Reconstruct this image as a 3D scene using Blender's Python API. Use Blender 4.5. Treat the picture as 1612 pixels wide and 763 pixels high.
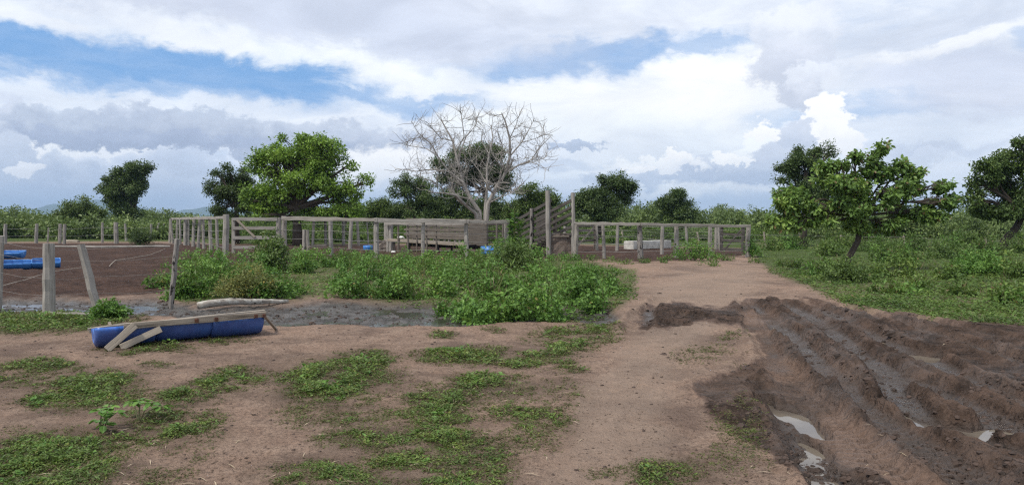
import bpy, math, random
import numpy as np
from mathutils import Vector, Matrix

# ------------------------------------------------------------------ scene, camera, light
for o in list(bpy.data.objects):
    bpy.data.objects.remove(o)
SC = bpy.context.scene
COL = SC.collection
R = math.radians
CAM_H, FOC, CX, CY = 1.75, 1200.0, 806.0, 381.5
PITCH = math.atan(36.5 / FOC)

cam_data = bpy.data.cameras.new('camera')
cam_data.sensor_width = 36.0
cam_data.lens = 36.0 * FOC / 1612.0
cam_data.clip_end = 40000
cam_data.clip_start = 0.05
cam = bpy.data.objects.new('camera', cam_data)
cam.location = (0, 0, CAM_H)
cam.rotation_euler = (R(90) - PITCH, 0, 0)
COL.objects.link(cam)
SC.camera = cam

SC.view_settings.view_transform = 'Standard'
SC.view_settings.look = 'None'
SC.view_settings.exposure = 0.5
SC.view_settings.gamma = 1.0
SC.view_settings.use_curve_mapping = False
SC.cycles.max_bounces = 8
SC.cycles.diffuse_bounces = 3
SC.cycles.transmission_bounces = 4
SC.cycles.volume_bounces = 0
SC.cycles.use_denoising = False
SC.cycles.sample_clamp_indirect = 4.0
SC.cycles.filter_width = 1.3

SUN_EL, SUN_AZ = 58.0, -128.0          # azimuth clockwise from +Y: behind the camera, to the left
SUN_STRENGTH = 3.0
sun_data = bpy.data.lights.new('sun', 'SUN')
sun_data.energy = SUN_STRENGTH
sun_data.angle = R(12)
sun_data.color = (1.0, 0.93, 0.82)
sun = bpy.data.objects.new('sun', sun_data)
sd = Vector((math.sin(R(SUN_AZ)) * math.cos(R(SUN_EL)), math.cos(R(SUN_AZ)) * math.cos(R(SUN_EL)), math.sin(R(SUN_EL))))
sun.rotation_euler = sd.to_track_quat('Z', 'Y').to_euler()
COL.objects.link(sun)


def lin(c):
    out = []
    for v in c:
        v /= 255.0
        out.append(v / 12.92 if v <= 0.04045 else ((v + 0.055) / 1.055) ** 2.4)
    return tuple(out)


# ------------------------------------------------------------------ sky (world)
def sky_uv(px, py):
    t = (px - CX) / FOC
    az = math.atan(t)
    el = math.atan((345.0 - py) / FOC * math.cos(az))
    return az * 1000, el * 1000


def build_world():
    w = bpy.data.worlds.new('World')
    SC.world = w
    w.use_nodes = True
    nt = w.node_tree
    N, L = nt.nodes, nt.links
    for n in list(N):
        N.remove(n)

    def node(t, **kw):
        n = N.new(t)
        for k, v in kw.items():
            setattr(n, k, v)
        return n

    def setin(s, v):
        if isinstance(v, bpy.types.NodeSocket):
            L.new(v, s)
        else:
            s.default_value = v

    def m(op, a, b=0.0, c=0.0, clamp=False):
        n = node('ShaderNodeMath', operation=op, use_clamp=clamp)
        setin(n.inputs[0], a); setin(n.inputs[1], b); setin(n.inputs[2], c)
        return n.outputs[0]

    def vm(op, a, b=(0, 0, 0), c=(0, 0, 0)):
        n = node('ShaderNodeVectorMath', operation=op)
        setin(n.inputs[0], a); setin(n.inputs[1], b); setin(n.inputs[2], c)
        return n.outputs['Value'] if op in ('LENGTH', 'DOT_PRODUCT') else n.outputs['Vector']

    def noise(vec, scale, detail, rough, dist=0.0):
        n = node('ShaderNodeTexNoise')
        n.inputs['Scale'].default_value = scale
        n.inputs['Detail'].default_value = detail
        n.inputs['Roughness'].default_value = rough
        n.inputs['Distortion'].default_value = dist
        L.new(vec, n.inputs['Vector'])
        return n

    def mix(f, a, b):
        n = node('ShaderNodeMix', data_type='RGBA')
        setin(n.inputs[0], f); setin(n.inputs[6], a); setin(n.inputs[7], b)
        return n.outputs[2]

    def ramp01(v, lo, hi):
        n = node('ShaderNodeMapRange', interpolation_type='SMOOTHSTEP')
        setin(n.inputs[0], v); n.inputs[1].default_value = lo; n.inputs[2].default_value = hi
        return n.outputs[0]

    tc = node('ShaderNodeTexCoord')
    sep = node('ShaderNodeSeparateXYZ')
    L.new(tc.outputs['Generated'], sep.inputs[0])
    az = m('MULTIPLY', m('ARCTAN2', sep.outputs[0], sep.outputs[1]), 1000.0)
    el = m('MULTIPLY', m('ARCSINE', sep.outputs[2]), 1000.0)
    comb = node('ShaderNodeCombineXYZ')
    L.new(az, comb.inputs[0]); L.new(el, comb.inputs[1])
    P = comb.outputs[0]
    # noises over the sky (units: milliradians)
    st = vm('MULTIPLY', P, (0.006, 0.016, 0.0))
    n_str = noise(st, 1.0, 8, 0.6, 0.6)                    # layered, stretched sideways
    n_bil = noise(vm('MULTIPLY', P, (0.016, 0.022, 0.0)), 1.0, 9, 0.62, 0.2)   # billows
    n_fin = noise(vm('MULTIPLY', P, (0.05, 0.07, 0.0)), 1.0, 7, 0.62, 0.1)
    wsp = noise(vm('MULTIPLY', P, (0.012, 0.05, 0.0)), 1.0, 8, 0.65, 0.8)     # wisps
    w1 = vm('MULTIPLY_ADD', n_str.outputs['Color'], (150, 50, 0), (-75, -25, 0))
    w2 = vm('MULTIPLY_ADD', n_bil.outputs['Color'], (74, 56, 0), (-37, -28, 0))
    w3 = vm('MULTIPLY_ADD', n_fin.outputs['Color'], (46, 38, 0), (-23, -19, 0))
    PS = vm('ADD', vm('ADD', P, w1), w2)                   # soft layered clouds
    PC = vm('ADD', vm('ADD', P, w2), w3)                   # cumulus
    fs, fb, ff, fw = n_str.outputs['Fac'], n_bil.outputs['Fac'], n_fin.outputs['Fac'], wsp.outputs['Fac']

    def blob(px, py, rx, ry, vec, soft=0.5, tilt=0.0):
        """0..1 field of one cloud bank centred where the photograph shows it"""
        cu, cv = sky_uv(px, py)
        k = 1.0 / (1.0 + ((px - CX) / FOC) ** 2)
        rx, ry = rx / 1.2 * k, ry / 1.2 * math.sqrt(k)
        if tilt:
            s = node('ShaderNodeMapping', vector_type='TEXTURE')
            s.inputs['Location'].default_value = (cu, cv, 0)
            s.inputs['Rotation'].default_value = (0, 0, R(tilt))
            s.inputs['Scale'].default_value = (rx, ry, 1)
            L.new(vec, s.inputs['Vector'])
            q = s.outputs[0]
        else:
            q = vm('MULTIPLY_ADD', vec, (1 / rx, 1 / ry, 0), (-cu / rx, -cv / ry, 0))
        ln = vm('LENGTH', q)
        n = node('ShaderNodeMapRange', interpolation_type='SMOOTHSTEP')
        L.new(ln, n.inputs[0])
        n.inputs[1].default_value = 1.0 + soft; n.inputs[2].default_value = max(0.0, 1.0 - soft)
        return n.outputs[0], q

    # clear blue sky
    sky = node('ShaderNodeTexSky', sky_type='NISHITA')
    sky.sun_disc = False
    sky.sun_elevation = R(SUN_EL)
    sky.sun_rotation = R(SUN_AZ)
    sky.altitude = 200
    sky.air_density, sky.dust_density, sky.ozone_density = 1.0, 1.2, 2.0
    blue = mix(0.85, sky.outputs[0], tuple(8.2 * v for v in lin((116, 165, 220))) + (1,))

    def col(c, g=1.0):
        return tuple(8.5 * g * v for v in lin(c)) + (1,)

    # thin bright veil, open where the blue shows
    holes = [(60, 85, 200, 40, 1.0, -4), (260, 92, 230, 42, 1.0, -6), (430, 112, 160, 40, 1.0, -10), (250, 128, 330, 20, .75, 0),
             (540, 140, 90, 20, .8, -12), (650, 160, 110, 13, .6, 0), (940, 88, 190, 20, .8, 5), (1070, 72, 110, 12, .6, 2),
             (840, 108, 90, 22, .9, 12), (740, 120, 60, 25, .5, 0), (340, 256, 90, 14, .8, 0), (920, 183, 110, 9, .6, 0),
             (1380, 170, 120, 16, .45, 0), (1500, 60, 60, 14, .35, 0), (1600, 60, 40, 12, .6, 0), (1230, 185, 60, 12, .5, 0),
             (600, 320, 120, 20, .5, 0)]
    acc = None
    for (px, py, rx, ry, a, tl) in holes:
        f, _ = blob(px, py, rx, ry, PS, 0.45, tl)
        f = m('MULTIPLY', f, a)
        acc = f if acc is None else m('MAXIMUM', acc, f)
    veil = m('SUBTRACT', 1.0, acc, clamp=True)
    veil = m('MULTIPLY_ADD', ramp01(fw, 0.35, 0.65), 0.10, m('MULTIPLY', veil, 0.92), clamp=True)
    shade = m('MULTIPLY_ADD', fs, 0.8, m('MULTIPLY', fw, 0.35))
    veil_c = mix(ramp01(shade, 0.32, 0.78), col((204, 215, 233)), col((243, 247, 252)))
    c = mix(veil, blue, veil_c)

    # horizon paling
    hz = ramp01(el, 130.0, 0.0)
    c = mix(m('MULTIPLY', hz, 0.45), c, col((206, 218, 236)))

    # cloud banks: px, py, rx, ry, colour, opacity, softness, kind, tilt, (top colour)
    S_, C_ = 'soft', 'cumulus'
    banks = [
        (360, -10, 620, 52, (197, 204, 221), .92, .5, S_, -3, None),
        (620, 45, 260, 42, (203, 211, 228), .9, .55, S_, -8, None),
        (40, 30, 140, 18, (238, 242, 249), .9, .6, S_, -6, None),
        (330, 66, 170, 16, (243, 246, 251), .9, .6, S_, -3, None),
        (230, 40, 150, 16, (232, 237, 246), .8, .7, S_, -4, None),
        (640, 112, 130, 16, (240, 244, 250), .9, .6, S_, -8, None),
        (700, 138, 120, 12, (238, 242, 249), .8, .6, S_, -6, None),
        (150, 150, 380, 14, (222, 230, 242), .8, .7, S_, 0, None),
        (1000, 20, 260, 34, (222, 228, 240), .8, .6, S_, 0, None),
        (1020, 160, 240, 48, (247, 250, 253), .95, .6, S_, 4, None),
        (1130, 120, 110, 32, (246, 249, 253), .9, .6, S_, 0, None),
        (880, 205, 240, 30, (240, 245, 251), .85, .7, S_, 0, None),
        (1000, 250, 220, 40, (234, 241, 249), .85, .7, S_, 0, None),
        (1500, 40, 260, 46, (208, 216, 231), .85, .6, S_, 6, None),
        (1480, 74, 150, 12, (244, 247, 252), .85, .6, S_, 10, None),
        (1520, 118, 200, 34, (205, 212, 229), .85, .6, S_, 0, None),
        (1560, 165, 140, 26, (198, 204, 220), .75, .6, S_, 0, None),
        (1450, 210, 220, 26, (222, 230, 242), .7, .7, S_, 0, None),
        (1480, 236, 160, 9, (198, 207, 225), .7, .6, S_, 0, None),
        (1480, 290, 220, 40, (228, 234, 244), .7, .7, S_, 0, None),
        (1250, 60, 75, 46, (212, 219, 233), .9, .35, C_, 0, (236, 240, 248)),
        (1240, 110, 60, 44, (199, 206, 222), .9, .4, C_, 0, (224, 229, 241)),
        (1270, 130, 42, 28, (228, 233, 243), .8, .4, C_, 0, None),
        (1250, 150, 36, 24, (198, 205, 221), .85, .45, C_, 0, (226, 231, 242)),
        # left middle: long grey bank over bright gaps
        (420, 230, 640, 30, (224, 230, 242), .75, .7, S_, 0, None),
        (40, 250, 70, 34, (240, 243, 248), .9, .5, C_, 0, None),
        (160, 236, 90, 12, (240, 244, 250), .85, .5, C_, 0, None),
        (20, 175, 26, 20, (204, 212, 228), .85, .35, C_, 0, None),
        (240, 205, 230, 34, (166, 178, 201), .95, .33, C_, 2, (192, 203, 221)),
        (110, 195, 90, 24, (176, 187, 208), .9, .33, C_, 0, (200, 210, 226)),
        (210, 180, 70, 16, (184, 195, 215), .9, .35, C_, 0, (203, 212, 228)),
        (440, 212, 220, 24, (174, 185, 206), .85, .45, C_, 0, (198, 207, 223)),
        (590, 222, 110, 16, (176, 187, 207), .85, .4, C_, 0, (200, 208, 224)),
        (300, 226, 290, 16, (163, 175, 199), .8, .4, C_, 0, None),
        (15, 260, 40, 50, (186, 198, 218), .95, .3, C_, 0, (205, 214, 230)),
        (200, 300, 190, 42, (181, 194, 216), .95, .4, C_, 0, (200, 210, 227)),
        (90, 290, 70, 50, (178, 191, 214), .9, .3, C_, 0, (198, 208, 225)),
        (100, 265, 34, 24, (182, 194, 215), .9, .3, C_, 0, (206, 215, 230)),
        (30, 312, 90, 18, (180, 194, 217), .8, .5, S_, 0, None),
        (300, 262, 60, 22, (190, 201, 220), .8, .5, C_, 0, None),
        (380, 300, 40, 12, (236, 240, 247), .75, .5, C_, 0, None),
        (620, 262, 90, 34, (246, 248, 251), .95, .5, C_, 0, None),
        (600, 310, 110, 18, (196, 208, 226), .8, .6, S_, 0, None),
        # right: grey cumulus shelf with white heads, and the tall white one
        (1298, 190, 44, 34, (252, 253, 254), 1.0, .22, C_, 0, None),
        (1318, 212, 46, 28, (246, 248, 252), 1.0, .22, C_, 0, None),
        (1205, 216, 36, 22, (250, 251, 253), 1.0, .28, C_, 0, None),
        (1190, 236, 40, 20, (240, 244, 250), 1.0, .3, C_, 0, None),
        (1255, 214, 34, 26, (196, 206, 224), .95, .25, C_, 0, (214, 221, 235)),
        (1225, 258, 70, 32, (186, 197, 217), .95, .28, C_, 0, (208, 216, 231)),
        (1130, 276, 100, 24, (183, 195, 216), .95, .28, C_, 0, (206, 215, 230)),
        (1105, 262, 30, 16, (190, 201, 220), .95, .25, C_, 0, (216, 223, 236)),
        (1040, 262, 70, 14, (243, 246, 251), .9, .4, C_, 0, None),
        (945, 268, 30, 10, (242, 246, 251), .9, .4, C_, 0, None),
        (980, 285, 70, 16, (190, 202, 222), .85, .4, C_, 0, (214, 222, 236)),
        (905, 227, 44, 8, (176, 189, 211), .9, .35, C_, 0, None),
        (880, 262, 80, 10, (200, 211, 229), .7, .5, S_, 0, None),
        (1130, 302, 130, 10, (240, 244, 250), .8, .5, S_, 0, None),
        (1120, 320, 200, 14, (196, 208, 227), .8, .6, S_, 0, None),
        (1440, 250, 60, 14, (206, 214, 229), .7, .45, C_, 0, None),
        (1070, 250, 22, 9, (250, 251, 253), 1.0, .3, C_, 0, None),
        (1150, 246, 30, 10, (249, 251, 253), 1.0, .3, C_, 0, None),
        (1010, 268, 18, 8, (248, 250, 253), .95, .3, C_, 0, None),
        (45, 268, 30, 10, (238, 241, 247), .8, .5, C_, 0, None),
    ]
    for bi, (px, py, rx, ry, cc, op, soft, kind, tilt, top) in enumerate(banks):
        if bi % 9 == 8:
            # keeps the compiled shader small: later banks are evaluated after the earlier ones
            eps = vm('MULTIPLY', c, (1e-6, 1e-6, 0))
            PS, PC = vm('ADD', PS, eps), vm('ADD', PC, eps)
            se = node('ShaderNodeSeparateXYZ'); L.new(eps, se.inputs[0])
            fs, fb = m('ADD', fs, se.outputs[0]), m('ADD', fb, se.outputs[1])
        f, q = blob(px, py, rx, ry, PS if kind == S_ else PC, soft if kind == S_ else soft * .45, tilt)
        if kind == C_:
            s2 = node('ShaderNodeSeparateXYZ'); L.new(q, s2.inputs[0])
            v = m('MULTIPLY_ADD', fb, 1.6, m('MULTIPLY_ADD', s2.outputs[1], 0.55, -0.35))
            lo = tuple(max(0, x - 5) for x in cc)
            hi = top or tuple(min(254, x + 9) for x in cc)
            colr = mix(ramp01(v, 0.05, 1.1), col(lo), col(hi))
        else:
            lo = tuple(max(0, x - 10) for x in cc); hi = tuple(min(254, x + 9) for x in cc)
            colr = mix(ramp01(fs, 0.3, 0.7), col(lo), col(hi))
        c = mix(m('MULTIPLY', f, op), c, colr)
    # below the horizon: dull ground tone, so nothing bright shines up from there
    below = ramp01(el, -8.0, -60.0)
    c = mix(below, c, (1.2, 1.0, 0.8, 1))
    bg = node('ShaderNodeBackground')
    bg.inputs['Strength'].default_value = 0.1
    L.new(c, bg.inputs['Color'])
    out = node('ShaderNodeOutputWorld')
    L.new(bg.outputs[0], out.inputs['Surface'])
    w.cycles.sampling_method = 'MANUAL'
    w.cycles.sample_map_resolution = 512


build_world()

# ------------------------------------------------------------------ survey helpers
SP, CP = math.sin(PITCH), math.cos(PITCH)


def ray(px, py):
    u, v = (px - CX) / FOC, (CY - py) / FOC
    return Vector((u, CP + v * SP, -SP + v * CP))


def G(px, py):
    """point of the level ground seen at a place of the photograph"""
    r = ray(px, py)
    t = CAM_H / -r.z
    return Vector((r.x * t, r.y * t, 0.0))


def at(px, py, d):
    """point at distance d (along Y)"""
    r = ray(px, py)
    t = d / r.y
    return Vector((r.x * t, d, CAM_H + r.z * t))


def survey(x, y, z=0.0):
    zz = z - CAM_H
    dep = y * CP - zz * SP
    dep = np.where(dep < 0.05, 0.05, dep)
    up = y * SP + zz * CP
    return CX + FOC * x / dep, CY - FOC * up / dep


def vnoise(x, y, seed=0):
    xi, yi = np.floor(x).astype(np.int64), np.floor(y).astype(np.int64)
    fx, fy = x - xi, y - yi
    fx = fx * fx * fx * (fx * (fx * 6 - 15) + 10); fy = fy * fy * fy * (fy * (fy * 6 - 15) + 10)

    def h(a, b):
        n = (a * 374761393 + b * 668265263 + seed * 974711) & 0xFFFFFFFF
        n = ((n ^ (n >> 13)) * 1274126177) & 0xFFFFFFFF
        n = (n ^ (n >> 16)) & 0xFFFFFFFF
        return n / 4294967295.0
    a, b, c, d = h(xi, yi), h(xi + 1, yi), h(xi, yi + 1), h(xi + 1, yi + 1)
    return (a + (b - a) * fx) * (1 - fy) + (c + (d - c) * fx) * fy


def fbm(x, y, seed=0, octv=4, gain=0.5):
    s = 0.0; a = 1.0; t = 0.0
    for i in range(octv):
        s = s + a * vnoise(x * 2 ** i + 17.3 * i, y * 2 ** i - 9.1 * i, seed + i)
        t += a; a *= gain
    return s / t * 2 - 1


def smooth(e0, e1, x):
    t = np.clip((x - e0) / (e1 - e0), 0, 1)
    return t * t * (3 - 2 * t)


def poly_sd(px, py, poly):
    """signed distance (positive inside), vertical stretched so that far ground counts"""
    inside = np.zeros(px.shape, bool)
    dmin = np.full(px.shape, 1e9)
    n = len(poly)
    for i in range(n):
        x0, y0 = poly[i]; x1, y1 = poly[(i + 1) % n]
        dx, dy = x1 - x0, y1 - y0
        t = np.clip(((px - x0) * dx + (py - y0) * dy) / (dx * dx + dy * dy + 1e-9), 0, 1)
        d = np.hypot(px - x0 - t * dx, (py - y0 - t * dy) * 2.0)
        dmin = np.minimum(dmin, d)
        c = ((y0 > py) != (y1 > py)) & (px < (x1 - x0) * (py - y0) / (y1 - y0 + 1e-12) + x0)
        inside ^= c
    return np.where(inside, dmin, -dmin)


# ------------------------------------------------------------------ ground relief and cover (world positions, fixed)
MUD_POLY = [(1000, 484), (1060, 474), (1130, 486), (1180, 474), (1260, 470), (1330, 484), (1450, 500), (1612, 512), (1900, 540), (2600, 900),
            (1320, 900), (1270, 763), (1215, 715), (1120, 655), (1085, 610), (1150, 588), (1215, 560), (1196, 520), (1110, 506), (1050, 512), (1000, 520)]
SOIL_POLY = [(-600, 384), (200, 382), (560, 386), (900, 385), (1190, 392), (1180, 402), (1010, 412), (900, 408), (600, 410), (380, 415), (250, 460), (100, 470), (-700, 478)]
WET_POLY = [(-500, 468), (40, 470), (150, 472), (235, 468), (320, 478), (500, 473), (720, 476), (950, 482), (968, 498), (940, 515),
            (900, 505), (700, 508), (560, 510), (420, 508), (300, 498), (200, 494), (60, 492), (-500, 496)]
PATH_POLY = [(800, 800), (1040, 800), (1070, 640), (1085, 560), (1165, 500), (1200, 450), (1200, 412), (1080, 425), (1010, 450), (1000, 500), (960, 560), (900, 660)]
GRASS_R = [(1188, 398), (1222, 428), (1262, 455), (1330, 479), (1460, 499), (1612, 514), (2600, 620), (2600, 346), (1188, 346)]
GRASS_L = [(-1500, 346), (-1500, 381), (0, 381), (265, 380), (400, 386), (600, 384), (700, 384), (900, 384), (1188, 392), (1188, 346)]
GRASS_FL = [(-700, 482), (60, 486), (150, 490), (190, 500), (120, 520), (40, 526), (-700, 540)]
GRASS_C = [(245, 450), (300, 415), (420, 410), (640, 408), (900, 408), (990, 425), (985, 470), (940, 500), (760, 502), (690, 480), (520, 468), (480, 470), (300, 474)]
RUTS = [
    # points, half width, depth, berm, tread, dry
    ([(1168, 470), (1178, 490), (1221, 566), (1256, 612), (1311, 667), (1371, 722), (1456, 768), (1540, 830)], .17, .06, .055, 1, 1.0),
    ([(1180, 472), (1256, 535), (1290, 568), (1330, 602), (1368, 634), (1450, 695), (1550, 770), (1640, 830)], .17, .09, .085, 1, .5),
    ([(1230, 474), (1286, 500), (1351, 552), (1406, 584), (1506, 626), (1660, 690)], .19, .10, .08, 0, .25),
    ([(1270, 474), (1310, 492), (1406, 540), (1506, 584), (1660, 648)], .18, .08, .07, 1, .35),
    ([(1330, 482), (1431, 509), (1531, 543), (1680, 592)], .2, .09, .07, 1, .35),
    ([(1420, 496), (1540, 520), (1680, 552)], .2, .08, .07, 0, .15),
    ([(1210, 612), (1256, 647), (1281, 697), (1306, 742), (1335, 790)], .20, .08, .05, 0, .0),
    ([(1381, 575), (1411, 617), (1456, 657), (1531, 684), (1680, 735)], .17, .09, .07, 0, .0),
    ([(1400, 668), (1480, 712), (1580, 775)], .18, .09, .08, 0, .1),
    ([(1200, 560), (1160, 590), (1110, 618)], .17, .03, .03, 1, .4),
    ([(1182, 476), (1092, 560), (1000, 680), (915, 810)], .16, .014, .010, 1, .0),
    ([(1192, 470), (1136, 560), (1078, 680), (1040, 810)], .16, .014, .010, 1, .0),
    ([(1040, 470), (1016, 490), (1000, 520)], .18, .07, .06, 1, .1),
]
RUTW = [([G(*p) for p in r[0]],) + r[1:] for r in RUTS]
# puddles: centre, half sizes (photograph units), rotation is by the rut they fill
PUDDLES = [(1233, 637, 30, 12), (1268, 659, 20, 16), (1278, 690, 14, 16, .55), (1290, 720, 18, 22, .5), (1306, 756, 24, 30, .6), (1204, 622, 14, 4), (1194, 596, 12, 4),
           (1500, 668, 44, 14), (1590, 674, 34, 14), (1080, 494, 9, 4), (1105, 496, 10, 3),
           (1450, 552, 30, 5), (1420, 640, 12, 10), (1060, 508, 20, 3)]
WATER_Z = -0.115


def cover(x, y):
    """masks of the ground: mud, wet, grass, soil, dry ruts"""
    r = np.hypot(x, y)
    s = np.clip(r / 12.0, 0.5, 3.0)
    wx = x + 0.35 * s * fbm(x * 1.1 / s, y * 0.7 / s, 11, 5)
    wy = y + 0.55 * s * fbm(x * 1.1 / s, y * 0.7 / s, 23, 5)
    px, py = survey(wx, np.maximum(wy, 0.4))
    front = y > 0.6
    brk = .42 * fbm(x * 3.2, y * 2.6, 27, 5, .62)
    mud = smooth(.18, .82, smooth(-30, 34, poly_sd(px, py, MUD_POLY)) + brk) * front
    soil = smooth(-3, 4, poly_sd(px, py, SOIL_POLY)) * front
    wet = smooth(-7, 9, poly_sd(px, py, WET_POLY)) * front
    grs = np.maximum.reduce([smooth(-10, 10, poly_sd(px, py, g)) for g in (GRASS_R, GRASS_FL, GRASS_C)])
    grs = np.maximum(grs, smooth(-2, 3, poly_sd(px, py, GRASS_L)))
    grs = np.where(front, grs, 0.35)
    grs = np.where(r > 150, np.where(front, 1.0, grs), grs)
    return mud, wet, grs, soil, px, py


def prints(x, y, cell, seed, share):
    """hoof-sized dents scattered over the soft ground"""
    out = np.zeros_like(x)
    xi, yi = np.floor(x / cell), np.floor(y / cell)
    for dx in (-1, 0, 1):
        for dy in (-1, 0, 1):
            cx, cy = xi + dx, yi + dy
            hsh = lambda k: np.mod(np.abs(np.sin(cx * 127.1 + cy * 311.7 + k * 74.7 + seed)) * 43758.5453, 1.0)
            px_, py_ = (cx + hsh(1)) * cell, (cy + hsh(2)) * cell
            on = hsh(3) < share
            r_ = np.hypot(x - px_, y - py_) / (.045 + .03 * hsh(4))
            out = np.where(on, np.minimum(out, -np.exp(-r_ ** 4) + .35 * np.exp(-((r_ - 1.35) / .35) ** 2)) + np.where(on, .0, 0), out)
    return out


def relief(x, y, masks=None):
    mud, wet, grs, soil, px, py = masks or cover(x, y)
    r = np.hypot(x, y)
    near = 1 - smooth(30, 70, r)
    z = 0.03 * fbm(x * .35, y * .35, 3, 3) * (1 - smooth(60, 200, r))
    z = z + near * (0.012 * fbm(x * 2.2, y * 2.2, 5, 4) + .006 * fbm(x * 9, y * 9, 6, 3))
    z = z + near * (1 - wet) * (.019 * (1 - mud) + .030 * mud) * prints(x, y, .34, 3.0, .45 * np.clip(.5 + fbm(x * .5, y * .5, 57, 3) * 1.6, 0, 1))
    # rutted, trodden mud: ridges run with the wheel tracks
    ca, sa = math.cos(R(52)), math.sin(R(52))
    a, b = x * ca + y * sa, -x * sa + y * ca
    rg = 1 - np.abs(fbm(b * 1.0, a * 2.4, 41, 4, .55)) * 2
    z = z + mud * (0.010 * rg * np.clip(.4 + fbm(x * .6, y * .6, 8, 2), 0, 1.2) + 0.030 * fbm(x * 2.6, y * 2.6, 43, 5, .7))
    lump = np.maximum(0, fbm(x * 5.5, y * 5.5, 47, 5, .66)) * np.clip(.35 + 1.1 * fbm(x * .7, y * .7, 49, 3), 0, 1.2)
    torn = np.clip(1 - np.abs(fbm(x * 3.4, y * 3.4, 33, 5, .62)) * 3.0, 0, 1) ** 1.6
    z = z + mud * (0.065 * lump + .045 * torn * np.clip(.35 + 1.3 * fbm(x * .9, y * .9, 35, 3), .1, 1))
    z = z + soil * near * (0.08 * fbm(x * .9, y * 1.6, 51, 5, .6)) + soil * near * .035 * fbm(x * 5, y * 5, 52, 3)
    z = z + wet * (0.042 * fbm(x * 1.6, y * 1.3, 61, 3, .6) + .05 * fbm(x * 5.5, y * 4.5, 63, 4, .65) - 0.078)
    dry = np.zeros_like(x)
    cut = np.zeros_like(x); bank = np.zeros_like(x); lugs = np.zeros_like(x); flat = np.zeros_like(x)
    for pts, hw, dep, berm, tread, dr in RUTW:
        best = np.full(x.shape, 1e9); tt = np.zeros_like(x); L0 = 0.0
        lo = np.array([min(p.x for p in pts) - 1, min(p.y for p in pts) - 1]); hi = np.array([max(p.x for p in pts) + 1, max(p.y for p in pts) + 1])
        sel = np.nonzero((x > lo[0]) & (x < hi[0]) & (y > lo[1]) & (y < hi[1]))[0]
        if len(sel) == 0:
            continue
        xs, ys = x[sel], y[sel]
        wob = 0.10 * fbm(xs * .8, ys * .8, int(hw * 1000) + len(pts), 3)
        bs, ts = np.full(xs.shape, 1e9), np.zeros_like(xs)
        for p, q in zip(pts[:-1], pts[1:]):
            dx, dy = q.x - p.x, q.y - p.y
            ln = math.hypot(dx, dy)
            t = np.clip(((xs - p.x) * dx + (ys - p.y) * dy) / ln ** 2, 0, 1)
            d = np.hypot(xs - p.x - t * dx, ys - p.y - t * dy)
            up = d < bs
            bs = np.where(up, d, bs); ts = np.where(up, L0 + t * ln, ts); L0 += ln
        bs = np.abs(bs + wob)
        k = np.clip(.75 + .5 * fbm(xs * 1.2, ys * 1.2, 71, 3), .2, 1.3)
        cut[sel] = np.minimum(cut[sel], -dep * 1.15 * k * np.exp(-(bs / hw) ** 4))
        bank[sel] = np.maximum(bank[sel], berm * 1.1 * k * np.exp(-((bs - hw * 1.45) / (hw * .38)) ** 2))
        if tread:
            lug = smooth(-.25, .25, np.sin(2 * math.pi * (ts + bs * .5) / 0.12))
            lg_ = 0.020 * min(1.0, dep / .05) * (lug - .5) * np.exp(-(bs / (hw * .95)) ** 6) * np.clip(fbm(xs * .7, ys * .7, 77, 2) + .75, 0, 1)
            lugs[sel] = np.where(np.abs(lg_) > np.abs(lugs[sel]), lg_, lugs[sel])
        flat[sel] = np.maximum(flat[sel], np.exp(-(bs / (hw * 1.15)) ** 6) * (.94 if tread else .4) * min(1.0, dep / .04))
        dry[sel] = np.maximum(dry[sel], dr * np.exp(-(bs / (hw * 1.25)) ** 6) * np.clip(.75 + .8 * fbm(xs * 1.5, ys * 1.5, 83, 3), .1, 1))
        dry[sel] = np.maximum(dry[sel], .45 * np.exp(-((bs - hw * 1.45) / (hw * .34)) ** 2) * np.clip(.4 + 1.2 * fbm(xs * 1.7, ys * 1.7, 87, 3), 0, 1))
    inside = cut / -.1
    z = z * (1 - flat) + cut + bank * np.clip(1 - inside, 0, 1) * (.7 + .5 * fbm(x * 6, y * 6, 79, 3)) + lugs
    lowest = WATER_Z + .014 + .02 * np.abs(fbm(x * 3, y * 3, 81, 3))
    z = np.where(wet > .25, z, np.maximum(z, lowest))
    for (cx, cy, hx, hy, *dd) in PUDDLES:
        c = G(cx, cy); e = (G(cx, cy - hy) - G(cx, cy + hy)).length / 2; wdt = hx * c.y / FOC
        q = np.hypot((x - c.x) / wdt, (y - c.y) / e) + .35 * fbm(x * 3.5, y * 3.5, 91, 4)
        f = 1 - smooth(.8, 1.55, q)
        z = z * (1 - f) + f * (WATER_Z - .045 * (dd[0] - .5 if dd else 1) + .035 * fbm(x * 4, y * 4, 95, 4, .6))
    return z, dry, cut


def gz(x, y):
    x = np.atleast_1d(np.asarray(x, float)); y = np.atleast_1d(np.asarray(y, float))
    return relief(x, y)[0]


def gz1(p):
    return float(gz(p.x, p.y)[0])


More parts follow.
